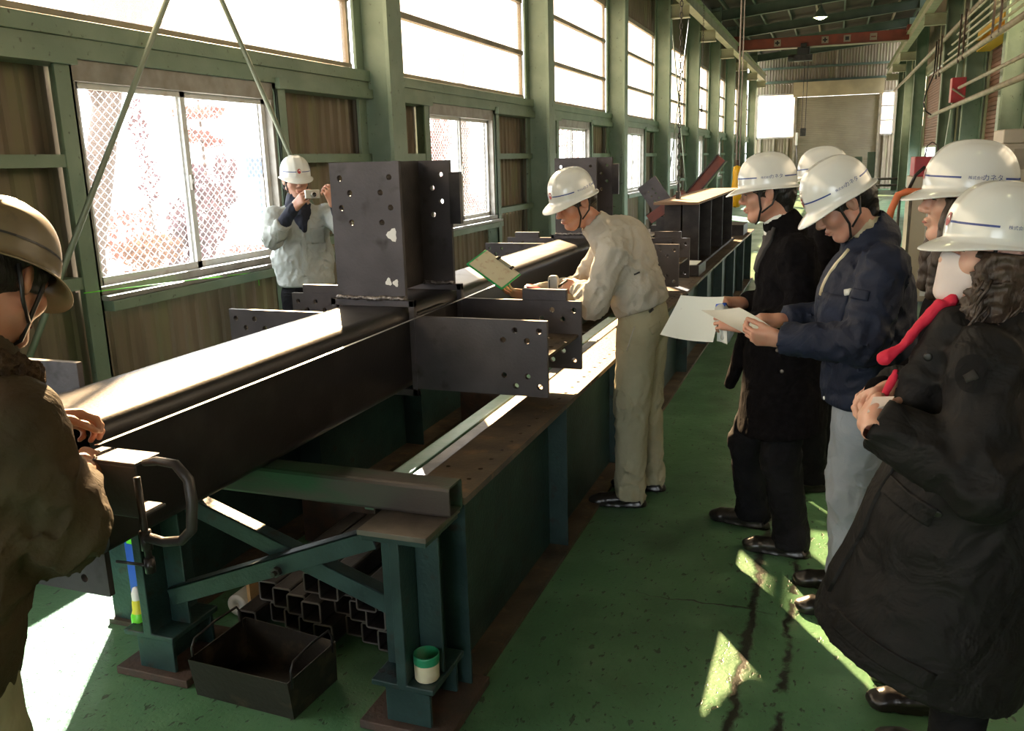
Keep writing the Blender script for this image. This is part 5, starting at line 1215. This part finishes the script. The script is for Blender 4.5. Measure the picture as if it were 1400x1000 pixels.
# --- photographer by the windows
j = A(head=(-3.50, 5.22, 1.662), neck=(-3.525, 5.255, 1.525), shR=(-3.64, 5.12, 1.425), shL=(-3.36, 5.38, 1.425), chest=(-3.52, 5.26, 1.32), waist=(-3.52, 5.26, 1.12), hip=(-3.50, 5.25, .96), hem=(-3.495, 5.25, .93),
      elR=(-3.56, 4.98, 1.28), wrR=(-3.345, 4.955, 1.50), elL=(-3.10, 5.20, 1.29), wrL=(-3.085, 5.02, 1.51), hipR=(-3.56, 5.19, .9), hipL=(-3.44, 5.31, .9), knR=(-3.55, 5.17, .5), anR=(-3.56, 5.2, .1), toeR=(-3.45, 5.07, 0), knL=(-3.42, 5.29, .5), anL=(-3.42, 5.33, .1), toeL=(-3.30, 5.20, 0))
t, Mh = make_person('man in grey work jacket and white helmet taking a picture by the window', (-3.5, 5.25, 0), j, (.72, -.68, -.10),
    hands=(('R', (.80, -.12, .62), (-.3, -.95, .2), dict(curl=(.5, 1.2, 1.3, 1.3), thumb=(.5, .5))), ('L', (-.20, -.25, .9), (.85, -.4, .2), dict(curl=(.9, 1.2, 1.3, 1.3), thumb=(.4, .5)))))
j2 = dict(j); j2['wrR'] = j['elR'] + .55 * (j['wrR'] - j['elR']); j2['wrL'] = j['elL'] + .6 * (j['wrL'] - j['elL'])
g = jacket(j2, hem_r=.135, hem_f=1.35, chest_r=.125, chest_f=1.5, belly=.14, arm=(.072, .064, .056), fold=.010, seed=71, sh_r=.055, collar=None)
o = garment('jacket', t, MT['grey_jacket'], g); tr_ = bvh(o)
patch('chest_pocket', tr_, MT['grey_jacket'], t, (-2.6, 4.0, 1.4), (-3.33, 5.18, 1.29), (.68, .73, 0), .11, .11, off=.005); patch('chest_pocket', tr_, MT['grey_jacket'], t, (-2.9, 3.7, 1.4), (-3.52, 5.10, 1.29), (.68, .73, 0), .09, .10, off=.005)
patch('zip_placket', tr_, MT['grey_jacket'], t, (-2.7, 3.8, 1.2), (-3.43, 5.15, 1.15), (.05, 0, 1), .36, .035, off=.004, n=8)
link('neck_warmer', np_mesh('nw', [Sdf((-3.7, 5.0, 1.3), (-3.3, 5.45, 1.65), .007).cone((-3.51, 5.235, 1.44), (-3.50, 5.225, 1.545), .095, .078, .02).cone((-3.46, 5.19, 1.42), (-3.42, 5.15, 1.33), .055, .02, .03).folds(.006, 40, 4).mesh()]), MT['knit_navy'], t)
for s, a, b in (('R', .42, .96), ('L', .45, .96)):
    e, wv = np.array(j['el' + s]), np.array(j['wr' + s]); link('cuff', np_mesh('cf', [Sdf(np.minimum(e, wv) - .1, np.maximum(e, wv) + .1, .007).cone(e + (wv - e) * a, e + (wv - e) * b, .048, .038, .01).folds(.003, 40, 3).mesh()]), MT['knit_navy'], t)
trousers(j, MT['suit_black'], t, r=(.10, .085, .07, .075), seed=75); shoes(j, t, MT['shoe_black'])
ca = thing('camera', 'small silver compact camera raised by the man at the window', 'camera', (-3.2, 4.94, 1.56))
M = frame((-3.205, 4.955, 1.575), (.68, .73, 0), (0, 0, 1))
obj('camera_body', MB().box(-.048, .048, -.026, .030, -.011, .011, M), defm('camera_silver', (.5, .52, .48), .3, .4), ca, bevel=.004)
zz = 1 if (M.to_3x3() @ Vector((0, 0, 1))).y < 0 else -1
Ml = M @ Matrix.Translation((.008, 0, 0)) @ (Matrix.Identity(4) if zz > 0 else Matrix.Rotation(PI, 4, 'X'))
obj('lens', MB().lathe([(.021, .010), (.021, .018), (.017, .018), (.017, .026), (.014, .026)], 18, Ml), MT['chrome'], ca, smooth=True); obj('lens_glass', MB().lathe([(.0145, .0255), (.008, .022), (0, .021)], 18, Ml), MT['eye_dark'], ca, smooth=True)
# ---------------------------------------------------------------- overhead crane, lamps, pipework and machines
cr = thing('overhead_crane', 'red overhead crane girder spanning the far end of the hall', 'crane', (-.7, 33, 5.3))
obj('girder', MB().box(-3.5, 2.1, 32.85, 33.15, 5.32, 5.66), MT['crane_red'], cr, bevel=.01)
obj('girder_flange', MB().box(-3.5, 2.1, 32.8, 33.2, 5.30, 5.32), MT['pipe_tan'], cr)
for x in (-3.45, 2.05): obj('end_truck', MB().box(x - .12, x + .12, 32.2, 33.8, 5.545, 5.72), MT['crane_red'], cr, bevel=.01)
for i, x in enumerate((-2.12, -.57, .13, .95)):
    s = obj('sign_plate', MB().box(x - .11, x + .11, 32.835, 32.85, 5.38, 5.60), MT['pipe_tan'], cr)
    m_ = MB()
    if i in (0, 1): m_.box(x - .075, x + .075, 32.825, 32.836, 5.465, 5.515).box(x - .025, x + .025, 32.825, 32.836, 5.415, 5.565)
    elif i == 2: m_.box(x - .06, x + .06, 32.825, 32.836, 5.43, 5.55)
    else: m_.box(x - .075, x + .075, 32.825, 32.836, 5.47, 5.51)
    obj('sign_mark', m_, MT['black'] if i != 3 else MT['crane_red'], s)
ho = thing('hoist_trolley', 'dark hoist trolley hanging under the red crane girder', 'hoist', (-1.25, 33, 4.8))
obj('trolley', MB().box(-1.45, -1.05, 32.75, 33.25, 5.05, 5.30).box(-1.35, -1.15, 32.7, 32.79, 5.30, 5.42), MT['black'], ho, bevel=.02)
obj('motor', MB().tube([(-1.75, 33, 4.98), (-1.5, 33, 4.98)], .12, 12).box(-1.55, -.95, 32.8, 33.2, 4.86, 5.06), MT['dark_steel'], ho, bevel=.01)
obj('rope', MB().tube([(-1.2, 33, 4.86), (-1.2, 33, 2.6)], .012, 6).tube([(-1.08, 33, 4.86), (-1.08, 33, 2.6)], .012, 6), MT['dark_steel'], ho)
obj('hook_block', MB().box(-1.24, -1.04, 32.92, 33.08, 2.35, 2.62), MT['dark_steel'], ho, bevel=.02)
for i, (x, y, z, lb) in enumerate(((-.60, 26, 5.28, 'glowing bell lamp hanging from the rafters above the hall'), (2.35, 16.2, 4.05, 'glowing bell lamp among the conduits on the right'), (-.6, 12, 5.3, 'glowing bell lamp over the bench beyond the plate girder'), (-.6, 5.5, 5.3, 'glowing bell lamp high above the group'), (1.2, 1.5, 5.3, 'glowing bell lamp high above the near walkway'))):
    lp = thing('bell_lamp', lb, 'lamp', (x, y, z)); Mx = Matrix.Translation((x, y, z))
    obj('shade', MB().lathe([(.03, .30), (.06, .22), (.20, .02), (.205, 0), (.19, .01), (.05, .2), (0, .21)], 20, Mx), MT['dull_green'], lp, smooth=True)
    obj('bulb', MB().lathe([(0, -.06), (.09, -.03), (.17, .015), (0, .02)], 16, Mx), MT['lamp_glow'], lp, smooth=True)
    obj('cord', MB().tube([(x, y, z + .29), (x, y, rz(x) - .12)], .012, 6), MT['black'], lp)
# bracing rods across the first window bay and a farther one
def rod(a, b, lb): tag(obj('brace_rod', MB().tube([a, b], .017, 8), MT['rod_green'] if 'rod_green' in MT else defm('rod_green', (.22, .25, .19), .5, .2), smooth=True), lb, 'rod')
rod((-3.93, 2.72, 0.0), (-3.93, 6.9, 6.06), 'green bracing rod rising left to right across the near window')
rod((-3.90, 6.95, 0.0), (-3.90, 2.95, 6.25), 'green bracing rod falling left to right beside the photographer')
rod((-3.93, 21.4, 0.0), (-3.93, 25.5, 6.06), 'green bracing rod rising across a far window bay')
rod((-3.90, 25.5, 0.0), (-3.90, 21.4, 6.06), 'green bracing rod falling across a far window bay')
st_ = MB()
for a, b in (((-3.98, 3.74, 1.085), (-3.98, 4.95, 1.022)), ((-3.98, 5.0, 1.02), (-3.98, 5.75, .98))): st_.tube([a, b], .003, 5)
st_.tube([(-3.98, 5.35, 1.0), (-3.98, 5.35, .90)], .003, 5)
tag(obj('marking_string', st_, MT['lime'], smooth=True), 'thin lime green string stretched along the wall below the window', 'string')
# pipes and cable rack along the right columns
tag(obj('conduit_pipe', MB().tube([(2.32, 12, 4.33), (2.32, 30, 4.37), (2.32, 44.5, 4.42)], .055, 10), MT['pipe_tan'], smooth=True), 'long tan pipe running high along the right columns', 'pipe')
tag(obj('conduit_pipe', MB().tube([(2.25, 12.2, 2.66), (2.25, 18, 2.65), (2.25, 26, 2.62)], .045, 10), MT['pipe_tan'], smooth=True), 'lowest tan pipe on the right columns with a cable at its end', 'pipe')
tag(obj('conduit_pipe', MB().tube([(2.25, 12.0, 2.93), (2.25, 20.2, 2.96)], .030, 10), MT['pipe_tan'], smooth=True), 'thin tan pipe ending at the red switch box', 'pipe')
rk = thing('cable_rack', 'cable rack of parallel conduits with uprights on the right columns', 'rack', (2.27, 18, 3.5))
obj('bottom_rail', MB().tube([(2.24, 12, 3.44), (2.24, 25.5, 3.60)], .05, 8), MT['pipe_tan'], rk, smooth=True)
for i in range(5): obj('conduit', MB().tube([(2.25 + .012 * (i % 2), 12, 3.60 + .13 * i), (2.25 + .012 * (i % 2), 23.5 - .7 * i, 3.72 + .13 * i)], .022, 6), MT['rail_cream'], rk, smooth=True)
for y in (24.6, 23.9, 20.4, 19.7, 16.2, 15.5): obj('upright', MB().box(2.19, 2.22, y - .03, y + .03, 3.45, 4.38), MT['rust_brown'], rk)
tag(obj('hanging_cable', MB().tube([(2.2, 25, 4.38), (2.19, 25, 3.6), (2.05, 25, 3.2), (2.0, 25, 2.93), (2.06, 25, 2.72), (2.2, 25, 2.62)], .018, 8), MT['black'], smooth=True), 'black cable drooping from the cable rack to the lowest pipe', 'cable')
rb = thing('switch_box', 'red switch box with a lever on the right column', 'box', (2.33, 21.0, 2.66))
obj('box_body', MB().box(2.17, 2.44, 20.75, 21.1, 2.71, 3.20), MT['red_paint'], rb, bevel=.01); obj('lever', MB().tube([(2.18, 20.72, 2.98), (2.42, 20.7, 2.80)], .02, 6), MT['pipe_tan'], rb)
obj('feed_pipe', MB().tube([(2.28, 20.95, 2.66), (2.28, 20.95, 0)], .03, 8).tube([(2.38, 20.95, 2.66), (2.38, 20.95, 0)], .025, 8), MT['dull_green'], rb, smooth=True)
tag(obj('column_strut', MB().prism([(2.36, 3.9), (2.46, 3.9), (2.20, 0), (2.08, 0)], 21.45, 21.60), MT['green_paint'], bevel=.01), 'slanting green strut beside the column with the red switch box', 'strut')
tag(obj('yellow_beam', MB().box(2.55, 2.8, 17.6, 20.6, 3.66, 3.80).box(2.55, 2.8, 17.6, 20.6, 3.88, 4.04).box(2.64, 2.70, 17.6, 20.6, 3.80, 3.88), MT['yellow']), 'short yellow beam above the nearer brown shutter', 'beam')
bc = thing('control_cabinet', 'tall beige control cabinet by the right columns', 'cabinet', (2.0, 11.3, 0))
obj('body', MB().box(1.73, 2.35, 11.0, 11.6, 0, 1.80), MT['beige_cabinet'], bc, bevel=.01); obj('top_cap', MB().box(1.70, 2.38, 10.97, 11.63, 1.80, 1.95), MT['beige_cabinet'], bc, bevel=.012)
obj('door', MB().box(1.76, 2.32, 10.985, 11.0, .1, 1.75), MT['beige_cabinet'], bc, bevel=.004); obj('name_panel', MB().box(1.82, 1.98, 10.978, 10.986, 1.52, 1.74), MT['pipe_tan'], bc)
wm = thing('welding_machine', 'beige welding machine with a red power unit on top', 'machine', (1.1, 11.3, 0))
obj('body', MB().box(.82, 1.45, 11.0, 11.7, .03, 1.46), MT['beige_cabinet'], wm, bevel=.012); obj('side_panel', MB().box(1.0, 1.06, 10.985, 11.0, .1, 1.40), MT['sash_white'], wm)
obj('red_unit', MB().box(.84, 1.32, 11.02, 11.6, 1.46, 1.68), MT['red_paint'], wm, bevel=.012); obj('wire_guide', MB().tube([(.96, 11.2, 1.68), (.97, 11.2, 1.80), (1.02, 11.2, 1.84), (1.08, 11.2, 1.80), (1.10, 11.2, 1.68)], .008, 6), MT['bare_bar'], wm, smooth=True)
obj('knob', MB().lathe([(0, 1.68), (.07, 1.68), (.06, 1.76), (0, 1.78)], 12, Matrix.Translation((1.2, 11.15, 0))), MT['orange'], wm, smooth=True)
for k in (0, 1): obj('foot', MB().box(.85 + .5 * k, .93 + .5 * k, 11.05, 11.65, 0, .03), MT['black'], wm)
hs_ = thing('hose_stand', 'grey pipe stand carrying an orange hose', 'stand', (.66, 9.2, 0))
obj('stand', MB().tube([(.60, 9.3, 0), (.60, 9.3, 1.36), (.64, 9.3, 1.40), (.70, 9.3, 1.36), (.70, 9.3, 0)], .014, 8), MT['bare_bar'], hs_, smooth=True)
obj('orange_hose', MB().tube([(.50, 9.22, 1.02), (.53, 9.22, 1.20), (.58, 9.22, 1.34), (.66, 9.22, 1.37), (.78, 9.22, 1.37), (.84, 9.3, 1.30)], .034, 10), MT['orange'], hs_, smooth=True)
obj('hose_tail', MB().tube([(.66, 9.24, 1.36), (.72, 9.24, 1.52), (.80, 9.24, 1.60)], .016, 8), MT['black'], hs_, smooth=True)
gr = thing('guard_rail', 'low pale guard rail in front of the far shutter', 'rail', (1.8, 42, 0))
for z in (.30, .58): obj('rail', MB().tube([(.6, 42, z), (2.7, 42, z)], .05, 8), MT['bare_bar'], gr, smooth=True)
for x in (.7, 1.65, 2.6): obj('post', MB().tube([(x, 42, 0), (x, 42, .6)], .05, 8), MT['dull_green'], gr, smooth=True)
for x, lb, hh in ((.95, 'dark bollard left of the pair before the far shutter', 1.55), (1.5, 'dark bollard right of the pair before the far shutter', 1.75)):
    tag(obj('bollard', MB().box(x - .17, x + .17, 43.2, 43.5, 0, hh), MT['dull_green'], bevel=.03), lb, 'bollard')
cp = thing('control_pendant', 'small pale pendant switch hanging beside the far shutter', 'switch', (-1.85, 45.5, 2.0))
obj('switch_body', MB().box(-1.9, -1.8, 45.45, 45.55, 2.15, 2.75), MT['white'], cp, bevel=.02); obj('pendant_cable', MB().tube([(-1.85, 45.5, 2.15), (-1.8, 45.5, 1.6), (-1.84, 45.5, 0.02)], .03, 6), MT['bare_bar'], cp, smooth=True)

# ---------------------------------------------------------------- outside the windows
defm('bark', (.10, .062, .05), .9, col2=(.15, .095, .07), vscale=14, bump=(30, .6, .03))
defm('leaf_rust', (.24, .095, .045), .9, col2=(.30, .15, .07), vscale=3); defm('leaf_plum', (.15, .07, .095), .9, col2=(.19, .085, .09), vscale=3); defm('leaf_red', (.26, .07, .055), .9, col2=(.28, .12, .09), vscale=3); defm('leaf_grey', (.16, .15, .15), .9)
def leaves(clumps, n, size, seed):
    rs = np.random.RandomState(seed); P = []; 
    wts = np.array([c[1][0] * c[1][1] * c[1][2] for c in clumps]) ** .7; wts /= wts.sum()
    for (c, r), k in zip(clumps, (wts * n).astype(int)):
        d = rs.normal(size=(k, 3)); d /= np.linalg.norm(d, axis=1)[:, None]; d *= rs.uniform(.25, 1, (k, 1)) ** .5; P.append(np.array(c) + d * np.array(r))
    P = np.concatenate(P); a = rs.normal(size=P.shape); a /= np.linalg.norm(a, axis=1)[:, None]; b = np.cross(a, rs.normal(size=P.shape)); b /= np.linalg.norm(b, axis=1)[:, None]
    s = rs.uniform(.6, 1.3, (len(P), 1)) * size; Vs = np.stack([P - a * s, P + b * s * .6, P + a * s, P - b * s * .6], 1).reshape(-1, 3)
    return Vs, np.arange(len(Vs)).reshape(-1, 4)
def plant(name, label, cat, base, m, clumps, n, size, seed, stems=(), group=None):
    t = thing(name, label, cat, base, group)
    for nm, pts, rr in stems: obj(nm, MB().tube(pts, rr, 8), MT['bark'], t, smooth=True)
    me = np_mesh('foliage', [leaves(clumps, n, size, seed)])
    tag(link('foliage', me, m, t), kind='stuff'); return t
g0 = -.13
plant('tree', 'tree with leaning bare trunk outside the near window', 'tree', (-9, 8.6, g0), MT['leaf_rust'], [((-9.2, 8.75, 1.2), (.35, .35, .75)), ((-9.2, 8.55, .35), (.35, .4, .55)), ((-9, 9.75, 3.6), (.5, .5, .8)), ((-9.3, 8.25, 2.4), (.2, .15, .8))], 3200, .045, 1,
      [('trunk', [(-9, 8.45, g0), (-9, 8.62, .8), (-9, 8.95, 1.7), (-9, 9.25, 2.6), (-9, 9.5, 3.3), (-9, 9.9, 5.0)], [.26, .21, .19, .17, .15, .1]), ('branch', [(-9, 9.2, 2.5), (-9, 9.0, 3.0), (-9, 8.85, 3.7)], [.10, .08, .05]), ('branch', [(-9, 9.3, 2.7), (-9, 9.7, 3.4), (-9, 10.2, 4.2)], [.09, .07, .04]), ('branch', [(-9, 8.9, 1.75), (-9, 8.6, 2.2), (-9, 8.3, 2.5)], [.025, .02, .01])])
plant('shrub', 'low rusty clipped shrub outside the near window', 'shrub', (-9, 9.7, g0), MT['leaf_rust'], [((-9, 9.75, .66), (.3, .62, .24)), ((-9, 9.6, .2), (.3, .5, .3))], 900, .05, 2)
plant('shrub', 'plum coloured dense shrub behind the middle of the near window', 'shrub', (-9, 10.7, g0), MT['leaf_plum'], [((-9, 10.75, 1.0), (.4, .55, .45)), ((-9, 10.55, .45), (.35, .38, .6)), ((-9, 11.25, 1.35), (.3, .35, .2)), ((-9, 11.5, 1.75), (.2, .2, .25)), ((-9, 10.9, 1.6), (.2, .22, .25))], 2300, .05, 3, [('trunk', [(-9, 10.6, g0), (-9, 10.7, .7)], [.08, .06])])
plant('tree', 'slender pine with layered tufts behind the near window right pane', 'tree', (-11, 13.4, g0), MT['leaf_red'], [((-11, 13.3, 2.75), (.3, .45, .11)), ((-11, 13.9, 2.8), (.2, .25, .1)), ((-11, 13.35, 2.35), (.25, .4, .13)), ((-11, 13.8, 2.25), (.2, .3, .1))], 520, .06, 4, [('trunk', [(-11, 13.5, g0), (-11, 13.5, 3.0)], [.05, .025])])
plant('tree', 'thin sapling with sparse plum leaves outside the near window', 'tree', (-10, 10.9, g0), MT['leaf_plum'], [((-10, 10.95, 1.6), (.12, .22, .42)), ((-10, 10.85, 2.4), (.1, .16, .45))], 260, .045, 5, [('trunk', [(-10, 10.95, g0), (-10, 10.9, 1.3)], [.03, .02])])
plant('shrub', 'sparse grey pink shrub low in the right pane of the near window', 'shrub', (-9, 12.0, g0), MT['leaf_red'], [((-9, 11.8, .35), (.25, .75, .22))], 260, .05, 6)
plant('hedge', 'hedge of rusty pink leaves far outside the near window', 'hedge', (-14, 15.5, g0), MT['leaf_red'], [((-14, 14.6, .45), (.4, 1.0, .62))], 420, .07, 7)
tag(obj('blue_sign', MB().box(-9.05, -9.0, 12.12, 12.68, 1.60, 1.93).box(-9.04, -9.01, 12.38, 12.42, g0, 1.6), defm('sign_blue', (.10, .16, .30), .6)), 'small pale blue board on a post outside the near window', 'board')
plant('tree', 'reddish tree at the left of the second window', 'tree', (-9, 19.3, g0), MT['leaf_red'], [((-9, 19.2, 2.6), (.5, .55, 1.0)), ((-9, 18.9, 1.6), (.4, .35, 1.0))], 1500, .055, 8, [('trunk', [(-9, 19.0, g0), (-9, 19.3, 2.0), (-9, 19.8, 4.2)], [.14, .11, .06])])
plant('tree', 'slim rust coloured trunk with leaves in the right pane of second window', 'tree', (-9, 21.0, g0), MT['leaf_rust'], [((-9, 21.05, 2.9), (.2, .22, 1.0)), ((-9, 20.9, 1.2), (.2, .2, 1.0))], 800, .05, 9, [('trunk', [(-9, 20.9, g0), (-9, 21.0, 2.0), (-9, 21.1, 4.5)], [.13, .12, .1])])
plant('shrub', 'red shrub at the foot of the second window view', 'shrub', (-9, 21.5, g0), MT['leaf_red'], [((-9, 21.5, .5), (.3, .35, .5))], 500, .05, 10)
plant('shrub', 'grey shrub beside the red one in the second window view', 'shrub', (-9, 22.3, g0), MT['leaf_grey'], [((-9, 22.4, .38), (.3, .5, .52))], 600, .05, 11)
sd = thing('shed', 'small grey and red outbuilding seen through the second and third windows', 'building', (-16, 40, g0))
obj('wall', MB().box(-18, -14, 38, 44, g0, 2.2), defm('shed_wall', (.5, .48, .46), .8), sd); obj('red_panel', MB().box(-14.0, -13.96, 39, 43, 1.3, 2.5), MT['leaf_red'], sd); obj('roof', MB().prism([(-18.3, 2.2), (-13.7, 2.2), (-13.7, 2.35), (-16, 3.4), (-18.3, 2.35)], 37.7, 44.3), MT['leaf_grey'], sd)
plant('tree', 'bare pale tree seen through the third and fourth windows', 'tree', (-9, 30, g0), MT['leaf_red'], [((-9, 30.3, 2.6), (.4, .6, .6)), ((-9, 31.3, 1.9), (.3, .5, .4))], 500, .06, 12, [('trunk', [(-9, 30.2, g0), (-9, 30.4, 2.0), (-9, 31.0, 4.0)], [.1, .08, .05])])
tp = MB().lathe([(1.3, 0), (1.1, .5), (.6, 1.0), (.2, 1.25), (0, 1.3)], 14, Matrix.Translation((4.9, 33.5, g0)) @ Matrix.Diagonal((1, 1.6, 1, 1)))
tag(obj('tarp_pile', tp, defm('tarp_cyan', (.05, .42, .48), .5), smooth=True), 'cyan tarpaulin heap outside under the far brown shutter', 'tarp')
